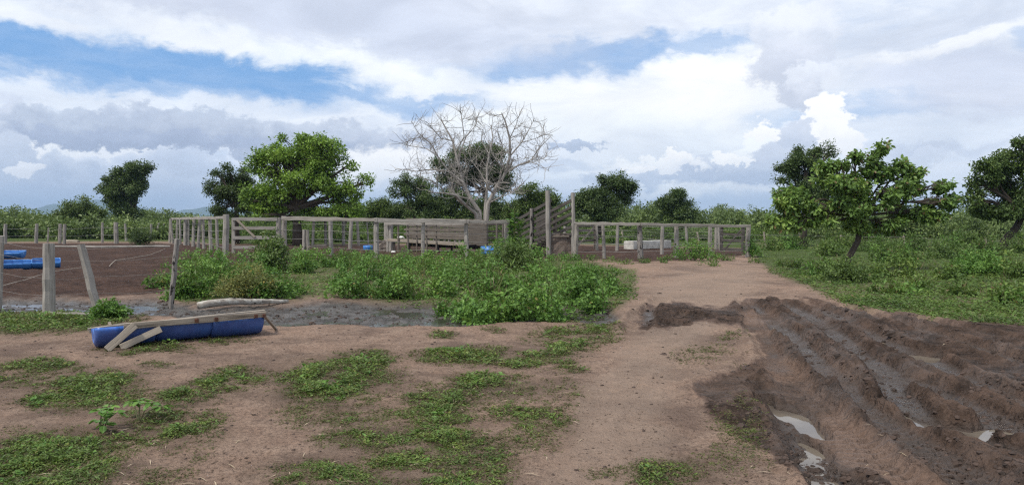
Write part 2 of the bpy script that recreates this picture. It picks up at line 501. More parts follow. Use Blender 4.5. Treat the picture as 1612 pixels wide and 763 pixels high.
# ------------------------------------------------------------------ materials
class NT:
    def __init__(self, name):
        self.mat = bpy.data.materials.new(name)
        self.mat.use_nodes = True
        self.nt = self.mat.node_tree
        for n in list(self.nt.nodes):
            self.nt.nodes.remove(n)
        self.out = self.node('ShaderNodeOutputMaterial')

    def node(self, t, **kw):
        n = self.nt.nodes.new(t)
        for k, v in kw.items():
            setattr(n, k, v)
        return n

    def set(self, s, v):
        if isinstance(v, bpy.types.NodeSocket):
            self.nt.links.new(v, s)
        else:
            s.default_value = (tuple(v) + (1,)) if (isinstance(v, tuple) and len(v) == 3 and s.type == 'RGBA') else v

    def math(self, op, a, b=0.0, c=0.0, clamp=False):
        n = self.node('ShaderNodeMath', operation=op, use_clamp=clamp)
        self.set(n.inputs[0], a); self.set(n.inputs[1], b); self.set(n.inputs[2], c)
        return n.outputs[0]

    def mix(self, f, a, b, blend='MIX'):
        n = self.node('ShaderNodeMix', data_type='RGBA', blend_type=blend)
        self.set(n.inputs[0], f); self.set(n.inputs[6], a); self.set(n.inputs[7], b)
        return n.outputs[2]

    def ramp(self, v, lo, hi, a=0.0, b=1.0):
        n = self.node('ShaderNodeMapRange', interpolation_type='SMOOTHSTEP')
        self.set(n.inputs[0], v); n.inputs[1].default_value = lo; n.inputs[2].default_value = hi
        n.inputs[3].default_value = a; n.inputs[4].default_value = b
        return n.outputs[0]

    def coords(self, kind='Object'):
        return self.node('ShaderNodeTexCoord').outputs[kind]

    def pos(self):
        return self.node('ShaderNodeNewGeometry').outputs['Position']

    def attr(self, name):
        return self.node('ShaderNodeAttribute', attribute_name=name)

    def noise(self, vec, scale, detail=5, rough=.55, dist=0.0):
        n = self.node('ShaderNodeTexNoise')
        n.inputs['Scale'].default_value = scale; n.inputs['Detail'].default_value = detail
        n.inputs['Roughness'].default_value = rough; n.inputs['Distortion'].default_value = dist
        self.nt.links.new(vec, n.inputs['Vector'])
        return n.outputs['Fac']

    def scale(self, vec, s):
        n = self.node('ShaderNodeVectorMath', operation='MULTIPLY')
        self.nt.links.new(vec, n.inputs[0]); n.inputs[1].default_value = s
        return n.outputs[0]

    def bump(self, h, strength, dist):
        n = self.node('ShaderNodeBump')
        n.inputs['Strength'].default_value = strength; n.inputs['Distance'].default_value = dist
        self.nt.links.new(h, n.inputs['Height'])
        return n.outputs[0]

    def principled(self, color, rough=.8, spec=.3, normal=None, **kw):
        p = self.node('ShaderNodeBsdfPrincipled')
        self.set(p.inputs['Base Color'], color); self.set(p.inputs['Roughness'], rough)
        self.set(p.inputs['Specular IOR Level'], spec)
        if normal is not None:
            self.set(p.inputs['Normal'], normal)
        for k, v in kw.items():
            self.set(p.inputs[k], v)
        return p

    def done(self, shader):
        self.nt.links.new(shader, self.out.inputs['Surface'])
        return self.mat


def foliage(name, dark, mid, light, clump=0.6, gloss=.35, trans=.22, odd=None, odd_share=.03):
    m = NT(name)
    geo = m.node('ShaderNodeNewGeometry')
    rnd = geo.outputs['Random Per Island']
    nz = m.noise(geo.outputs['Position'], clump, 3, .6)
    f = m.math('ADD', m.math('MULTIPLY', rnd, .5), m.math('MULTIPLY_ADD', nz, 1.6, -.55), clamp=True)
    c = m.mix(m.ramp(f, 0, .5), dark, mid)
    c = m.mix(m.ramp(f, .5, 1), c, light)
    if odd:
        r2 = m.math('FRACT', m.math('MULTIPLY', rnd, 57.3))
        c = m.mix(m.math('LESS_THAN', r2, odd_share), c, odd)
    p = m.principled(c, .5, gloss)
    t = m.node('ShaderNodeBsdfTranslucent')
    m.set(t.inputs['Color'], m.mix(.5, c, light))
    mx = m.node('ShaderNodeMixShader')
    mx.inputs[0].default_value = trans
    m.nt.links.new(p.outputs[0], mx.inputs[1]); m.nt.links.new(t.outputs[0], mx.inputs[2])
    return m.done(mx.outputs[0])


def wood(name, light, dark, crack=.6, burnt=0.0, lichen=0.0):
    m = NT(name)
    g = m.attr('grain').outputs['Vector']
    geo = m.node('ShaderNodeNewGeometry')
    rnd = geo.outputs['Random Per Island']
    fine = m.noise(m.scale(g, (45, 45, 2.2)), 1.0, 6, .65)
    broad = m.noise(m.scale(g, (6, 6, 1.3)), 1.0, 4, .6)
    cr = m.noise(m.scale(g, (22, 22, .9)), 1.0, 3, .5, .3)
    c = m.mix(m.ramp(m.math('ADD', m.math('MULTIPLY', fine, .6), m.math('MULTIPLY', broad, .5)), .32, .78), dark, light)
    oi = m.node('ShaderNodeObjectInfo').outputs['Random']
    c = m.mix(m.math('MULTIPLY', rnd, .3), c, tuple(v * .5 for v in light))
    c = m.mix(m.math('MULTIPLY', oi, .35), c, tuple(v * w for v, w in zip(light, (.50, .46, .42))))
    crk = m.ramp(cr, .60, .68)
    c = m.mix(m.math('MULTIPLY', crk, crack), c, tuple(v * .22 for v in dark))
    if burnt:
        c = m.mix(m.ramp(m.noise(m.scale(g, (9, 9, 4)), 1.0, 4, .6), .62 - burnt * .25, .66 - burnt * .2), c, (.012, .011, .011))
    if lichen:
        c = m.mix(m.ramp(m.noise(m.scale(g, (12, 12, 7)), 1.0, 4, .6), .5, .6, 0, lichen), c, (.42, .41, .38))
    h = m.math('SUBTRACT', fine, m.math('MULTIPLY', crk, .8))
    return m.done(m.principled(c, .85, .2, m.bump(h, .6, .012)).outputs[0])


def simple(name, a, b, scale=8, rough=.7, spec=.3, bump=.3, dist=.01, detail=5):
    m = NT(name)
    co = m.coords('Object')
    n = m.noise(co, scale, detail, .6)
    c = m.mix(m.ramp(n, .3, .7), a, b)
    return m.done(m.principled(c, rough, spec, m.bump(m.noise(co, scale * 4, 5), bump, dist)).outputs[0])


def ground_material():
    m = NT('trodden_earth')
    pos = m.pos()
    a = m.attr('cover'); sepn = m.node('ShaderNodeSeparateColor')
    m.nt.links.new(a.outputs['Color'], sepn.inputs[0])
    mud, wet, grs = sepn.outputs[0], sepn.outputs[1], sepn.outputs[2]
    path = a.outputs['Alpha']
    a2 = m.attr('cover_more'); s2 = m.node('ShaderNodeSeparateColor')
    m.nt.links.new(a2.outputs['Color'], s2.inputs[0])
    soil, dry, litter = s2.outputs[0], s2.outputs[1], s2.outputs[2]
    low = a2.outputs['Alpha']
    n_big = m.noise(pos, .55, 5, .6)
    n_mid = m.noise(pos, 3.0, 6, .65)
    n_fin = m.noise(pos, 22, 6, .7)
    n_grit = m.noise(pos, 85, 3, .6)
    vor = m.node('ShaderNodeTexVoronoi'); vor.inputs['Scale'].default_value = 55
    m.nt.links.new(pos, vor.inputs['Vector'])
    # dry pinkish earth
    dirt = m.mix(m.ramp(n_mid, .3, .7), (.186, .128, .099), (.288, .212, .167))
    dirt = m.mix(m.ramp(n_big, .42, .68, 0, .75), dirt, (.30, .205, .155))
    dirt = m.mix(m.ramp(n_big, .50, .34, 0, .8), dirt, (.12, .085, .07))
    dirt = m.mix(m.ramp(m.noise(pos, 1.6, 6, .7), .52, .66, 0, .55), dirt, (.105, .076, .063))
    dirt = m.mix(m.ramp(n_fin, .46, .62, 0, .62), dirt, (.095, .066, .054))
    dirt = m.mix(m.ramp(m.noise(pos, 7.5, 6, .7), .52, .64, 0, .5), dirt, (.10, .071, .058))
    dirt = m.mix(m.ramp(n_grit, .58, .72, 0, .6), dirt, (.33, .27, .235))
    dirt = m.mix(m.ramp(n_grit, .42, .30, 0, .6), dirt, (.07, .05, .043))
    dirt = m.mix(m.math('MULTIPLY', path, .45), dirt, m.mix(m.ramp(n_fin, .35, .65), (.20, .152, .122), (.32, .25, .203)))
    # mud, black to brown
    mudc = m.mix(m.ramp(n_mid, .34, .70), (.024, .0175, .0145), (.085, .058, .046))
    mudc = m.mix(m.ramp(n_fin, .5, .72, 0, .6), mudc, (.105, .075, .062))
    mudc = m.mix(m.math('MULTIPLY', dry, m.ramp(n_fin, .3, .6, .55, 1)), mudc, (.165, .112, .087))
    mudc = m.mix(m.math('MULTIPLY', low, .55), mudc, (.052, .038, .031))
    soilc = m.mix(m.ramp(n_mid, .3, .7), (.030, .020, .017), (.070, .043, .035))
    soilc = m.mix(m.ramp(n_big, .45, .7, 0, .6), soilc, (.092, .057, .044))
    soilc = m.mix(m.ramp(n_fin, .5, .75, 0, .5), soilc, (.10, .068, .054))
    gr = m.mix(m.ramp(n_fin, .3, .7), (.028, .045, .015), (.075, .105, .032))
    gr = m.mix(m.ramp(n_mid, .5, .72, 0, .7), gr, (.10, .085, .05))
    wetc = m.mix(m.ramp(n_mid, .35, .65), (.028, .024, .022), (.075, .065, .058))
    c = m.mix(m.math('MULTIPLY', litter, .85), dirt, m.mix(m.ramp(n_fin, .35, .65), (.050, .040, .028), (.105, .080, .060)))
    c = m.mix(grs, c, gr)
    c = m.mix(soil, c, soilc)
    c = m.mix(m.ramp(mud, .02, .42), c, m.mix(m.ramp(n_fin, .35, .65), (.075, .052, .043), (.14, .098, .08)))
    c = m.mix(m.ramp(mud, .35, .9), c, mudc)
    c = m.mix(wet, c, wetc)
    damp = m.math('MULTIPLY', mud, m.math('MAXIMUM', low, m.ramp(n_big, .45, .62, 0, .8)))
    ro = m.math('SUBTRACT', .92, m.math('MULTIPLY', damp, m.ramp(n_mid, .35, .65, .18, .46)))
    ro = m.math('SUBTRACT', ro, m.math('MULTIPLY', wet, m.ramp(n_mid, .35, .6, .12, .50)), clamp=True)
    h = m.math('ADD', m.math('MULTIPLY', n_fin, .55), m.math('MULTIPLY', n_grit, .25))
    h = m.math('ADD', h, m.math('MULTIPLY', n_mid, .9))
    v2 = m.node('ShaderNodeTexVoronoi', feature='SMOOTH_F1'); v2.inputs['Scale'].default_value = 13
    wv = m.node('ShaderNodeVectorMath', operation='MULTIPLY_ADD')
    m.nt.links.new(pos, wv.inputs[0]); wv.inputs[1].default_value = (1, 1, 1)
    nn = m.node('ShaderNodeTexNoise'); nn.inputs['Scale'].default_value = 6; nn.inputs['Detail'].default_value = 4
    m.nt.links.new(pos, nn.inputs['Vector'])
    sc_ = m.scale(nn.outputs['Color'], (.25, .25, .25)); m.nt.links.new(sc_, wv.inputs[2])
    m.nt.links.new(wv.outputs[0], v2.inputs['Vector'])
    h = m.math('SUBTRACT', h, m.math('MULTIPLY', m.math('MAXIMUM', mud, m.math('MULTIPLY', soil, .6)), m.math('MULTIPLY', v2.outputs['Distance'], 1.1)))
    nb = m.bump(h, 1.0, .07)
    spc = m.math('MULTIPLY_ADD', m.math('MAXIMUM', wet, m.math('MULTIPLY', damp, .6)), .40, .06)
    return m.done(m.principled(c, ro, spc, nb).outputs[0])


M = {}
M['earth'] = ground_material()
M['grey_wood'] = wood('weathered_grey_wood', (.40, .38, .355), (.15, .14, .13))
M['pale_wood'] = wood('pale_sawn_wood', (.42, .37, .31), (.17, .145, .12))
M['dark_wood'] = wood('dark_weathered_wood', (.135, .122, .115), (.035, .032, .03))
M['brown_wood'] = wood('brown_grey_planks', (.22, .195, .17), (.06, .05, .045))
M['burnt_wood'] = wood('charred_post_wood', (.33, .31, .295), (.10, .09, .085), burnt=.3)
M['log_wood'] = wood('bleached_log_wood', (.46, .43, .39), (.14, .115, .10), lichen=.8, burnt=.12)
M['bare_bark'] = wood('pale_bare_bark', (.40, .38, .36), (.17, .155, .145), crack=.4)
M['bark'] = wood('dark_bark', (.11, .09, .075), (.03, .025, .022))
M['rust'] = simple('rusted_iron', (.05, .025, .018), (.12, .05, .03), 30)
M['wire'] = simple('galvanised_wire', (.16, .155, .15), (.28, .27, .25), 20, .5)
M['white_tank'] = simple('whitewashed_cement', (.34, .33, .31), (.56, .55, .53), 3, .85, .2)
M['bag'] = simple('white_sack', (.7, .7, .68), (.82, .82, .8), 10, .8)
M['hose'] = simple('bleached_rope', (.26, .23, .19), (.42, .38, .33), 12, .8)
M['stone'] = simple('laterite_stone', (.09, .075, .066), (.24, .205, .18), 9, .95, .2, .8, .03)
M['stem'] = simple('green_stems', (.06, .075, .03), (.11, .10, .05), 9, .7)


def blue_plastic(name, a, b, dirt=.5):
    m = NT(name)
    co = m.coords('Object')
    n = m.noise(co, 3.5, 5, .65)
    c = m.mix(m.ramp(n, .3, .7), a, b)
    sep = m.node('ShaderNodeSeparateXYZ'); m.nt.links.new(co, sep.inputs[0])
    spl = m.math('MULTIPLY', m.ramp(m.math('ADD', sep.outputs[2], m.math('MULTIPLY', m.noise(co, 9, 5, .7), .22)), .16, .02), dirt)
    c = m.mix(spl, c, (.075, .06, .055))
    scr = m.noise(m.scale(co, (6, 6, 40)), 1.0, 4, .6)
    c = m.mix(m.ramp(scr, .64, .7, 0, .25), c, (.25, .35, .5))
    return m.done(m.principled(c, .42, .45, m.bump(n, .15, .01)).outputs[0])


M['blue'] = blue_plastic('blue_drum_plastic', (.008, .085, .40), (.012, .15, .58), .5)
M['blue_far'] = blue_plastic('sunbleached_blue_plastic', (.02, .13, .42), (.04, .20, .52), .15)


def brick_material():
    m = NT('rough_brick')
    co = m.coords('Object')
    b = m.node('ShaderNodeTexBrick')
    mp = m.node('ShaderNodeMapping'); mp.inputs['Rotation'].default_value = (R(90), 0, 0)
    m.nt.links.new(co, mp.inputs[0]); m.nt.links.new(mp.outputs[0], b.inputs['Vector'])
    b.inputs['Scale'].default_value = 1.0
    b.inputs['Brick Width'].default_value = .22; b.inputs['Row Height'].default_value = .085
    b.inputs['Mortar Size'].default_value = .012
    b.inputs['Color1'].default_value = (.20, .15, .125, 1); b.inputs['Color2'].default_value = (.12, .09, .078, 1)
    b.inputs['Mortar'].default_value = (.075, .065, .058, 1)
    n = m.noise(co, 7, 5, .65)
    c = m.mix(m.ramp(n, .4, .65, 0, .6), b.outputs['Color'], (.16, .14, .125))
    return m.done(m.principled(c, .95, .15, m.bump(n, .6, .03)).outputs[0])


M['brick'] = brick_material()


def water_material(name, a, b, rough):
    m = NT(name)
    n = m.noise(m.pos(), 9, 4, .6)
    c = m.mix(m.ramp(m.noise(m.pos(), 1.5, 4, .6), .35, .65), a, b)
    return m.done(m.principled(c, rough, .5, m.bump(n, .08, .01), IOR=1.33).outputs[0])


M['water'] = water_material('muddy_water', (.075, .062, .052), (.14, .12, .095), .05)
M['slurry'] = water_material('dark_slurry', (.022, .02, .019), (.05, .045, .04), .16)
hm = NT('far_wooded_hill')
hn = hm.noise(hm.pos(), .02, 6, .65)
M['hill'] = hm.done(hm.principled(hm.mix(hn, (.03, .05, .025), (.06, .085, .035)), .95, .1).outputs[0])
M['far_field'] = None

M['leaf_bright'] = foliage('bright_green_leaves', (0.045, 0.099, 0.012), (0.142, 0.247, 0.031), (0.256, 0.396, 0.057), .45)  # lightened albedo stands in for the sun patch on the large tree
M['leaf_dark'] = foliage('dark_green_leaves', (0.028, 0.054, 0.018), (0.067, 0.110, 0.031), (0.123, 0.178, 0.046), .5)
M['leaf_mid'] = foliage('mid_green_leaves', (0.029, 0.058, 0.014), (0.074, 0.123, 0.028), (0.139, 0.200, 0.044), .5)
M['leaf_scrub'] = foliage('scrub_leaves', (0.037, 0.065, 0.018), (0.099, 0.149, 0.040), (0.187, 0.247, 0.067), .25)
M['leaf_big'] = foliage('broad_yellowgreen_leaves', (0.038, 0.081, 0.021), (0.108, 0.193, 0.042), (0.245, 0.359, 0.074), .9, .4, .28, (.13, .09, .04), .04)
M['leaf_weed'] = foliage('thicket_leaves', (0.040, 0.096, 0.018), (0.093, 0.194, 0.035), (0.183, 0.300, 0.059), .8, .3, .25, (.16, .13, .04), .012)
M['leaf_field'] = foliage('field_weed_leaves', (0.027, 0.057, 0.012), (0.081, 0.143, 0.028), (0.162, 0.229, 0.050), .55, .3, .25, (.14, .11, .05), .02)
M['leaf_pale'] = foliage('yellowing_leaves', (.075, .105, .03), (.15, .18, .055), (.25, .25, .085), 2.0, .3, .3, (.34, .27, .06), .06)
M['leaf_grass'] = foliage('low_weed_leaves', (0.037, 0.067, 0.014), (0.090, 0.152, 0.031), (0.186, 0.236, 0.054), 3.2, .3, .25, (.17, .17, .04), .03)
M['leaf_tired'] = foliage('trodden_weed_leaves', (0.048, 0.060, 0.022), (0.090, 0.106, 0.036), (0.137, 0.161, 0.050), 1.5, .2, .2, (.13, .09, .06), .2)
M['leaf_litter'] = foliage('dry_leaf_litter', (.05, .035, .026), (.10, .07, .05), (.2, .16, .12), 2, .1, .1)

# ------------------------------------------------------------------ object helpers
RND = random.Random(7)


def link(o, parent=None):
    COL.objects.link(o)
    if parent is not None:
        o.parent = parent
    return o


def tag(o, label=None, cat=None, group=None, kind=None):
    for k, v in (('label', label), ('category', cat), ('group', group), ('kind', kind)):
        if v:
            o[k] = v
    return o


def thing(name, label, cat, loc, group=None):
    o = bpy.data.objects.new(name, None)
    o.empty_display_size = .2
    o.location = loc
    link(o)
    return tag(o, label, cat, group)


def np_mesh(name, V, F, mat, k=4, attrs=None, smooth_=False):
    """mesh from arrays; F is an (n, k) index array"""
    me = bpy.data.meshes.new(name)
    nv, nf = len(V), len(F)
    me.vertices.add(nv); me.vertices.foreach_set('co', np.asarray(V, np.float32).ravel())
    me.loops.add(nf * k); me.loops.foreach_set('vertex_index', np.asarray(F, np.int32).ravel())
    me.polygons.add(nf); me.polygons.foreach_set('loop_start', np.arange(0, nf * k, k, dtype=np.int32))
    me.polygons.foreach_set('use_smooth', np.full(nf, smooth_, bool))
    for an, (typ, dat) in (attrs or {}).items():
        at_ = me.attributes.new(an, typ, 'POINT')
        at_.data.foreach_set('color' if typ == 'FLOAT_COLOR' else 'vector' if typ == 'FLOAT_VECTOR' else 'value', np.asarray(dat, np.float32).ravel())
    me.update(); me.validate()
    if mat:
        me.materials.append(mat)
    return me


def mobj(name, me, parent=None, loc=(0, 0, 0)):
    o = bpy.data.objects.new(name, me)
    o.location = loc
    return link(o, parent)


class MB:
    """collects posts, boards, tubes; each piece has its own grain direction"""
    def __init__(self):
        self.V, self.F, self.A = [], [], []

    def tube(self, pts, radii, sides=8, jit=0.0, cap=True, flat=1.0, seed=None):
        rn = random.Random(seed if seed is not None else RND.random())
        off = Vector((rn.random() * 9, rn.random() * 9, rn.random() * 9))
        base = len(self.V)
        ph = rn.random() * 6.28
        prof = [1 + jit * rn.uniform(-1, 1) for _ in range(sides)]
        run = 0.0
        pts = [Vector(p) for p in pts]
        up0 = None
        for i, p in enumerate(pts):
            t = (pts[min(i + 1, len(pts) - 1)] - pts[max(i - 1, 0)]).normalized()
            if up0 is None:
                up0 = Vector((0, 1, 0)) if abs(t.y) < .9 else Vector((1, 0, 0))
            s = t.cross(up0).normalized(); u = s.cross(t).normalized(); up0 = u
            if i:
                run += (p - pts[i - 1]).length
            for k in range(sides):
                a = ph + 2 * math.pi * k / sides
                r = radii[i] * prof[k] * (1 + jit * .5 * rn.uniform(-1, 1))
                self.V.append(p + s * (math.cos(a) * r) + u * (math.sin(a) * r * flat))
                self.A.append((off.x + math.cos(a) * radii[i], off.y + math.sin(a) * radii[i], off.z + run))
        n = len(pts)
        for i in range(n - 1):
            for k in range(sides):
                a, b = base + i * sides + k, base + i * sides + (k + 1) % sides
                self.F.append((a, b, b + sides, a + sides))
        if cap:
            self.F.append(tuple(base + k for k in range(sides))[::-1])
            self.F.append(tuple(base + (n - 1) * sides + k for k in range(sides)))
        return self

    def beam(self, p, q, w, h, up=(0, 0, 1), jit=.06, seg=5, bow=0.0):
        """a sawn board from p to q: w across, h along 'up'; slightly uneven"""
        rn = RND
        p, q = Vector(p), Vector(q)
        t = (q - p).normalized(); up = Vector(up)
        s = t.cross(up)
        s = s.normalized() if s.length > 1e-4 else Vector((1, 0, 0))
        u = s.cross(t).normalized()
        off = Vector((rn.random() * 9, rn.random() * 9, rn.random() * 9))
        base = len(self.V)
        L = (q - p).length
        c = min(w, h) * .12
        ring = [(-w / 2 + c, -h / 2), (w / 2 - c, -h / 2), (w / 2, -h / 2 + c), (w / 2, h / 2 - c), (w / 2 - c, h / 2), (-w / 2 + c, h / 2), (-w / 2, h / 2 - c), (-w / 2, -h / 2 + c)]
        for i in range(seg + 1):
            f = i / seg
            cpt = p.lerp(q, f) + u * (bow * math.sin(math.pi * f)) + u * (jit * h * .5 * rn.uniform(-1, 1)) + s * (jit * w * .5 * rn.uniform(-1, 1))
            kx, kz = 1 + jit * rn.uniform(-1, 1), 1 + jit * rn.uniform(-1, 1)
            for (x, z) in ring:
                self.V.append(cpt + s * (x * kx) + u * (z * kz))
                self.A.append((off.x + x, off.y + z, off.z + f * L))
        for i in range(seg):
            for k in range(8):
                a, b = base + i * 8 + k, base + i * 8 + (k + 1) % 8
                self.F.append((a, b, b + 8, a + 8))
        self.F.append(tuple(base + k for k in range(8))[::-1])
        self.F.append(tuple(base + seg * 8 + k for k in range(8)))
        return self

    def post(self, foot, top, r, jit=.10, sides=8, sunk=.15, taper=.88):
        foot, top = Vector(foot), Vector(top)
        d = (top - foot)
        n = 7
        pts = [foot - d.normalized() * sunk]
        rad = [r]
        for i in range(1, n):
            f = i / (n - 1)
            pts.append(foot + d * f + Vector((RND.uniform(-1, 1), RND.uniform(-1, 1), 0)) * r * .10)
            rad.append(r * (1 + (taper - 1) * f))
        return self.tube(pts, rad, sides, jit)

    def build(self, name, mat, parent=None, smooth_=False):
        o = Vector(parent.matrix_basis.translation) if parent is not None else Vector((0, 0, 0))
        if parent is not None and parent.parent is not None:
            o = o + parent.parent.matrix_basis.translation
        me = bpy.data.meshes.new(name)
        me.from_pydata([v - o for v in self.V], [], self.F)
        a = me.attributes.new('grain', 'FLOAT_VECTOR', 'POINT')
        a.data.foreach_set('vector', np.asarray([tuple(x) for x in self.A], np.float32).ravel())
        me.update()
        if smooth_:
            me.polygons.foreach_set('use_smooth', np.full(len(me.polygons), True, bool))
        me.materials.append(mat)
        return mobj(name, me, parent)


def unit(v):
    return v / np.maximum(np.linalg.norm(v, axis=1, keepdims=True), 1e-9)


def leaves_arrays(P, D, Nn, size, wid, fold=.25, shape='diamond'):
    """leaf blades: P base, D direction, Nn rough normal, size length, wid width ratio"""
    D = unit(D); S = unit(np.cross(D, Nn)); U = np.cross(S, D)
    size = size[:, None]
    hw = size * wid * .5
    n = len(P)
    if shape == 'diamond':
        V = np.stack([P, P + D * size * .5 + S * hw + U * hw * fold, P + D * size - U * size * .12, P + D * size * .5 - S * hw + U * hw * fold], 1)
        F = np.arange(n * 4).reshape(n, 4)
        return V.reshape(-1, 3), F
    V = np.stack([P, P + D * size * .28 + S * hw * .85 + U * hw * fold, P + D * size * .68 + S * hw * .9 + U * hw * fold * .6 - U * size * .08,
                  P + D * size - U * size * .22,
                  P + D * size * .68 - S * hw * .9 + U * hw * fold * .6 - U * size * .08, P + D * size * .28 - S * hw * .85 + U * hw * fold], 1)
    b = np.arange(n)[:, None] * 6
    F = np.concatenate([b + np.array([[0, 1, 2, 3]]), b + np.array([[0, 3, 4, 5]])], 0)
    return V.reshape(-1, 3), F


def clump_leaves(rs, C, rad, per, leaf, wid, droop=.25, flat=.8, spread=1.0):
    """per leaves round each clump centre C; radius rad (array)"""
    n = len(C)
    idx = np.repeat(np.arange(n), per)
    d = unit(rs.normal(size=(len(idx), 3)))
    d[:, 2] = d[:, 2] * flat + .1
    rr = rs.random(len(idx)) ** .55
    P = C[idx] + d * (rr * rad[idx])[:, None]
    D = d + rs.normal(size=d.shape) * .7 * spread
    D[:, 2] -= droop
    Nn = rs.normal(size=d.shape) * .55 + np.array([0, 0, 1.0])
    sz = leaf * rs.uniform(.6, 1.25, len(idx))
    return P, D, Nn, sz, np.full(len(idx), wid)


# ------------------------------------------------------------------ the ground
def build_ground():
    dense = np.radians(np.linspace(-39, 39, 1000))
    rest = np.radians(np.linspace(39, 321, 72))[1:-1]
    ang = np.concatenate([dense, rest])
    inv = np.linspace(1 / 2.6, 1 / 34.0, 560)
    rad = np.concatenate([[0.25, .8, 1.4], 1 / inv, 34 * (120 / 34) ** (np.linspace(0, 1, 70)[1:]), 120 * (14000 / 120) ** (np.linspace(0, 1, 40)[1:])])
    A, Rr = np.meshgrid(ang, rad)
    # rings must run straight across the view at near range so nothing is skewed: plain polar grid
    x = (Rr * np.sin(A)).ravel(); y = (Rr * np.cos(A)).ravel()
    masks = cover(x, y)
    z, dry, cut = relief(x, y, masks)
    mud, wet, grs, soil, px, py = masks
    lit = grass_mask(x, y, True)
    path = smooth(-25, 40, poly_sd(*survey(x + .3 * fbm(x, y, 15, 4), np.maximum(y, .4)), PATH_POLY)) * (y > .6)
    high = smooth(.02, .09, z) * mud
    dry = np.maximum(dry, .12 * high)
    low = np.maximum(.9 * smooth(.025, .075, -cut) * (1 - np.clip(dry * 1.5, 0, 1)) * mud, 0) + smooth(-.03, -.10, z - .5 * 0.03 * fbm(x * .35, y * .35, 3, 3)) * mud
    V = np.stack([x, y, z], 1)
    na, nr = len(ang), len(rad)
    i = np.arange(nr - 1)[:, None] * na; j = np.arange(na)[None, :]; jn = (j + 1) % na
    F = np.stack([i + j, i + jn, i + na + jn, i + na + j], -1).reshape(-1, 4)[:, ::-1]
    one = np.ones_like(x)
    soilv = soil * (1 - np.clip(grs, 0, 1) * 0)
    grs2 = grs * (.55 + .45 * smooth(12, 40, np.hypot(x, y)))
    attrs = {'cover': ('FLOAT_COLOR', np.stack([mud, wet, np.where(soil > .5, grs2 * .0, grs2), path], 1)),
             'cover_more': ('FLOAT_COLOR', np.stack([soilv, dry * mud + dry * .4 * (1 - mud), lit, low], 1))}
    me = np_mesh('ground', V, F, M['earth'], 4, attrs, True)
    # close the tiny hole under the camera with the innermost ring lying below the viewer's feet
    o = mobj('ground', me)
    tag(o, kind='structure')
    return o


# grass and creeping weed patches of the trodden foreground: centre, half sizes (photograph units), vigour, rot
PATCHES = [
    (60, 582, 62, 16, .9), (20, 600, 30, 14, .7), (125, 612, 92, 26, 1.0), (175, 600, 40, 16, .8), (375, 594, 44, 16, .9), (345, 606, 36, 14, .8), (290, 626, 44, 14, .9),
    (250, 655, 62, 20, .8), (240, 680, 76, 26, 1.0), (320, 672, 40, 20, .7), (70, 728, 98, 44, 1.0), (10, 760, 90, 40, 1.0), (190, 700, 30, 14, .6), (255, 738, 50, 24, .35), (300, 716, 30, 10, .5),
    (530, 604, 82, 30, 1.0), (572, 572, 48, 18, 1.0), (500, 648, 60, 20, .35), (530, 656, 40, 14, .55), (720, 563, 70, 13, .9), (770, 556, 30, 12, .4), (820, 573, 26, 9, .9), (865, 562, 40, 10, .9), (905, 545, 36, 9, .9),
    (895, 530, 70, 14, .55), (940, 522, 36, 14, .6), (890, 584, 26, 8, .7), (700, 625, 60, 22, .8), (760, 602, 60, 15, .85), (820, 612, 70, 20, .55), (870, 625, 46, 22, .35),
    (690, 648, 46, 18, .8), (800, 640, 60, 26, .35), (855, 662, 46, 20, .65), (815, 690, 60, 22, .35), (722, 682, 46, 27, 1.0), (620, 660, 50, 18, .5), (600, 690, 70, 18, .55), (520, 692, 26, 10, .45), (650, 678, 60, 16, .6),
    (640, 728, 60, 18, .8), (720, 740, 80, 30, .6), (770, 722, 50, 20, .5), (510, 752, 90, 22, 1.0), (570, 765, 60, 20, .8), (700, 768, 80, 20, .9), (1052, 748, 62, 20, .75), (960, 740, 40, 8, .3),
    (1165, 672, 36, 40, .30), (1150, 730, 60, 30, .18), (1105, 560, 50, 16, .22), (1150, 530, 24, 5, .35), (700, 527, 20, 5, .6), (775, 518, 20, 5, .4), (930, 512, 40, 7, .6), (245, 575, 22, 10, .22),
    (60, 500, 110, 20, .9), (150, 500, 60, 14, .7), (250, 545, 60, 7, .7), (330, 535, 60, 6, .6), (190, 552, 40, 6, .6), (410, 600, 20, 5, .5),
]


def grass_mask(x, y, wide=False):
    s = np.clip(np.hypot(x, y) / 9, .5, 2)
    wx = x + .16 * s * fbm(x * 2.6, y * 2.2, 131, 5, .6); wy = y + .30 * s * fbm(x * 2.6, y * 2.2, 137, 5, .6)
    px, py = survey(wx, np.maximum(wy, .4))
    m = np.zeros_like(x)
    for (cx, cy, hx, hy, v) in PATCHES:
        q = np.hypot((px - cx) / hx, (py - cy) / hy) / (1.6 if wide else 1.14)
        m = np.maximum(m, v * (1 - smooth(.35, 1.35, q)))
    if wide:
        return np.clip(m * (.75 + .8 * fbm(x * 2.2, y * 1.6, 143, 5, .65)), 0, 1) * (y > .6)
    rag = .56 + 1.25 * fbm(x * 3.0, y * 2.2, 141, 5, .65) + .25 * fbm(x * 14, y * 12, 149, 2)
    return np.clip(m * np.clip(rag, 0, 1.25), 0, 1) * (y > .6)


ground = build_ground()

# ------------------------------------------------------------------ standing water
wl = [G(*p) for p in ((1000, 474), (1185, 478), (1330, 488), (1612, 520), (2300, 640), (2500, 1000), (1330, 1000), (1150, 700), (1080, 600), (1180, 560), (985, 526))]
me = bpy.data.meshes.new('puddle_water'); me.from_pydata([(p.x, p.y, WATER_Z) for p in wl], [], [tuple(range(len(wl)))[::-1]]); me.update(); me.materials.append(M['water'])
tag(mobj('puddle_water', me), kind='structure')
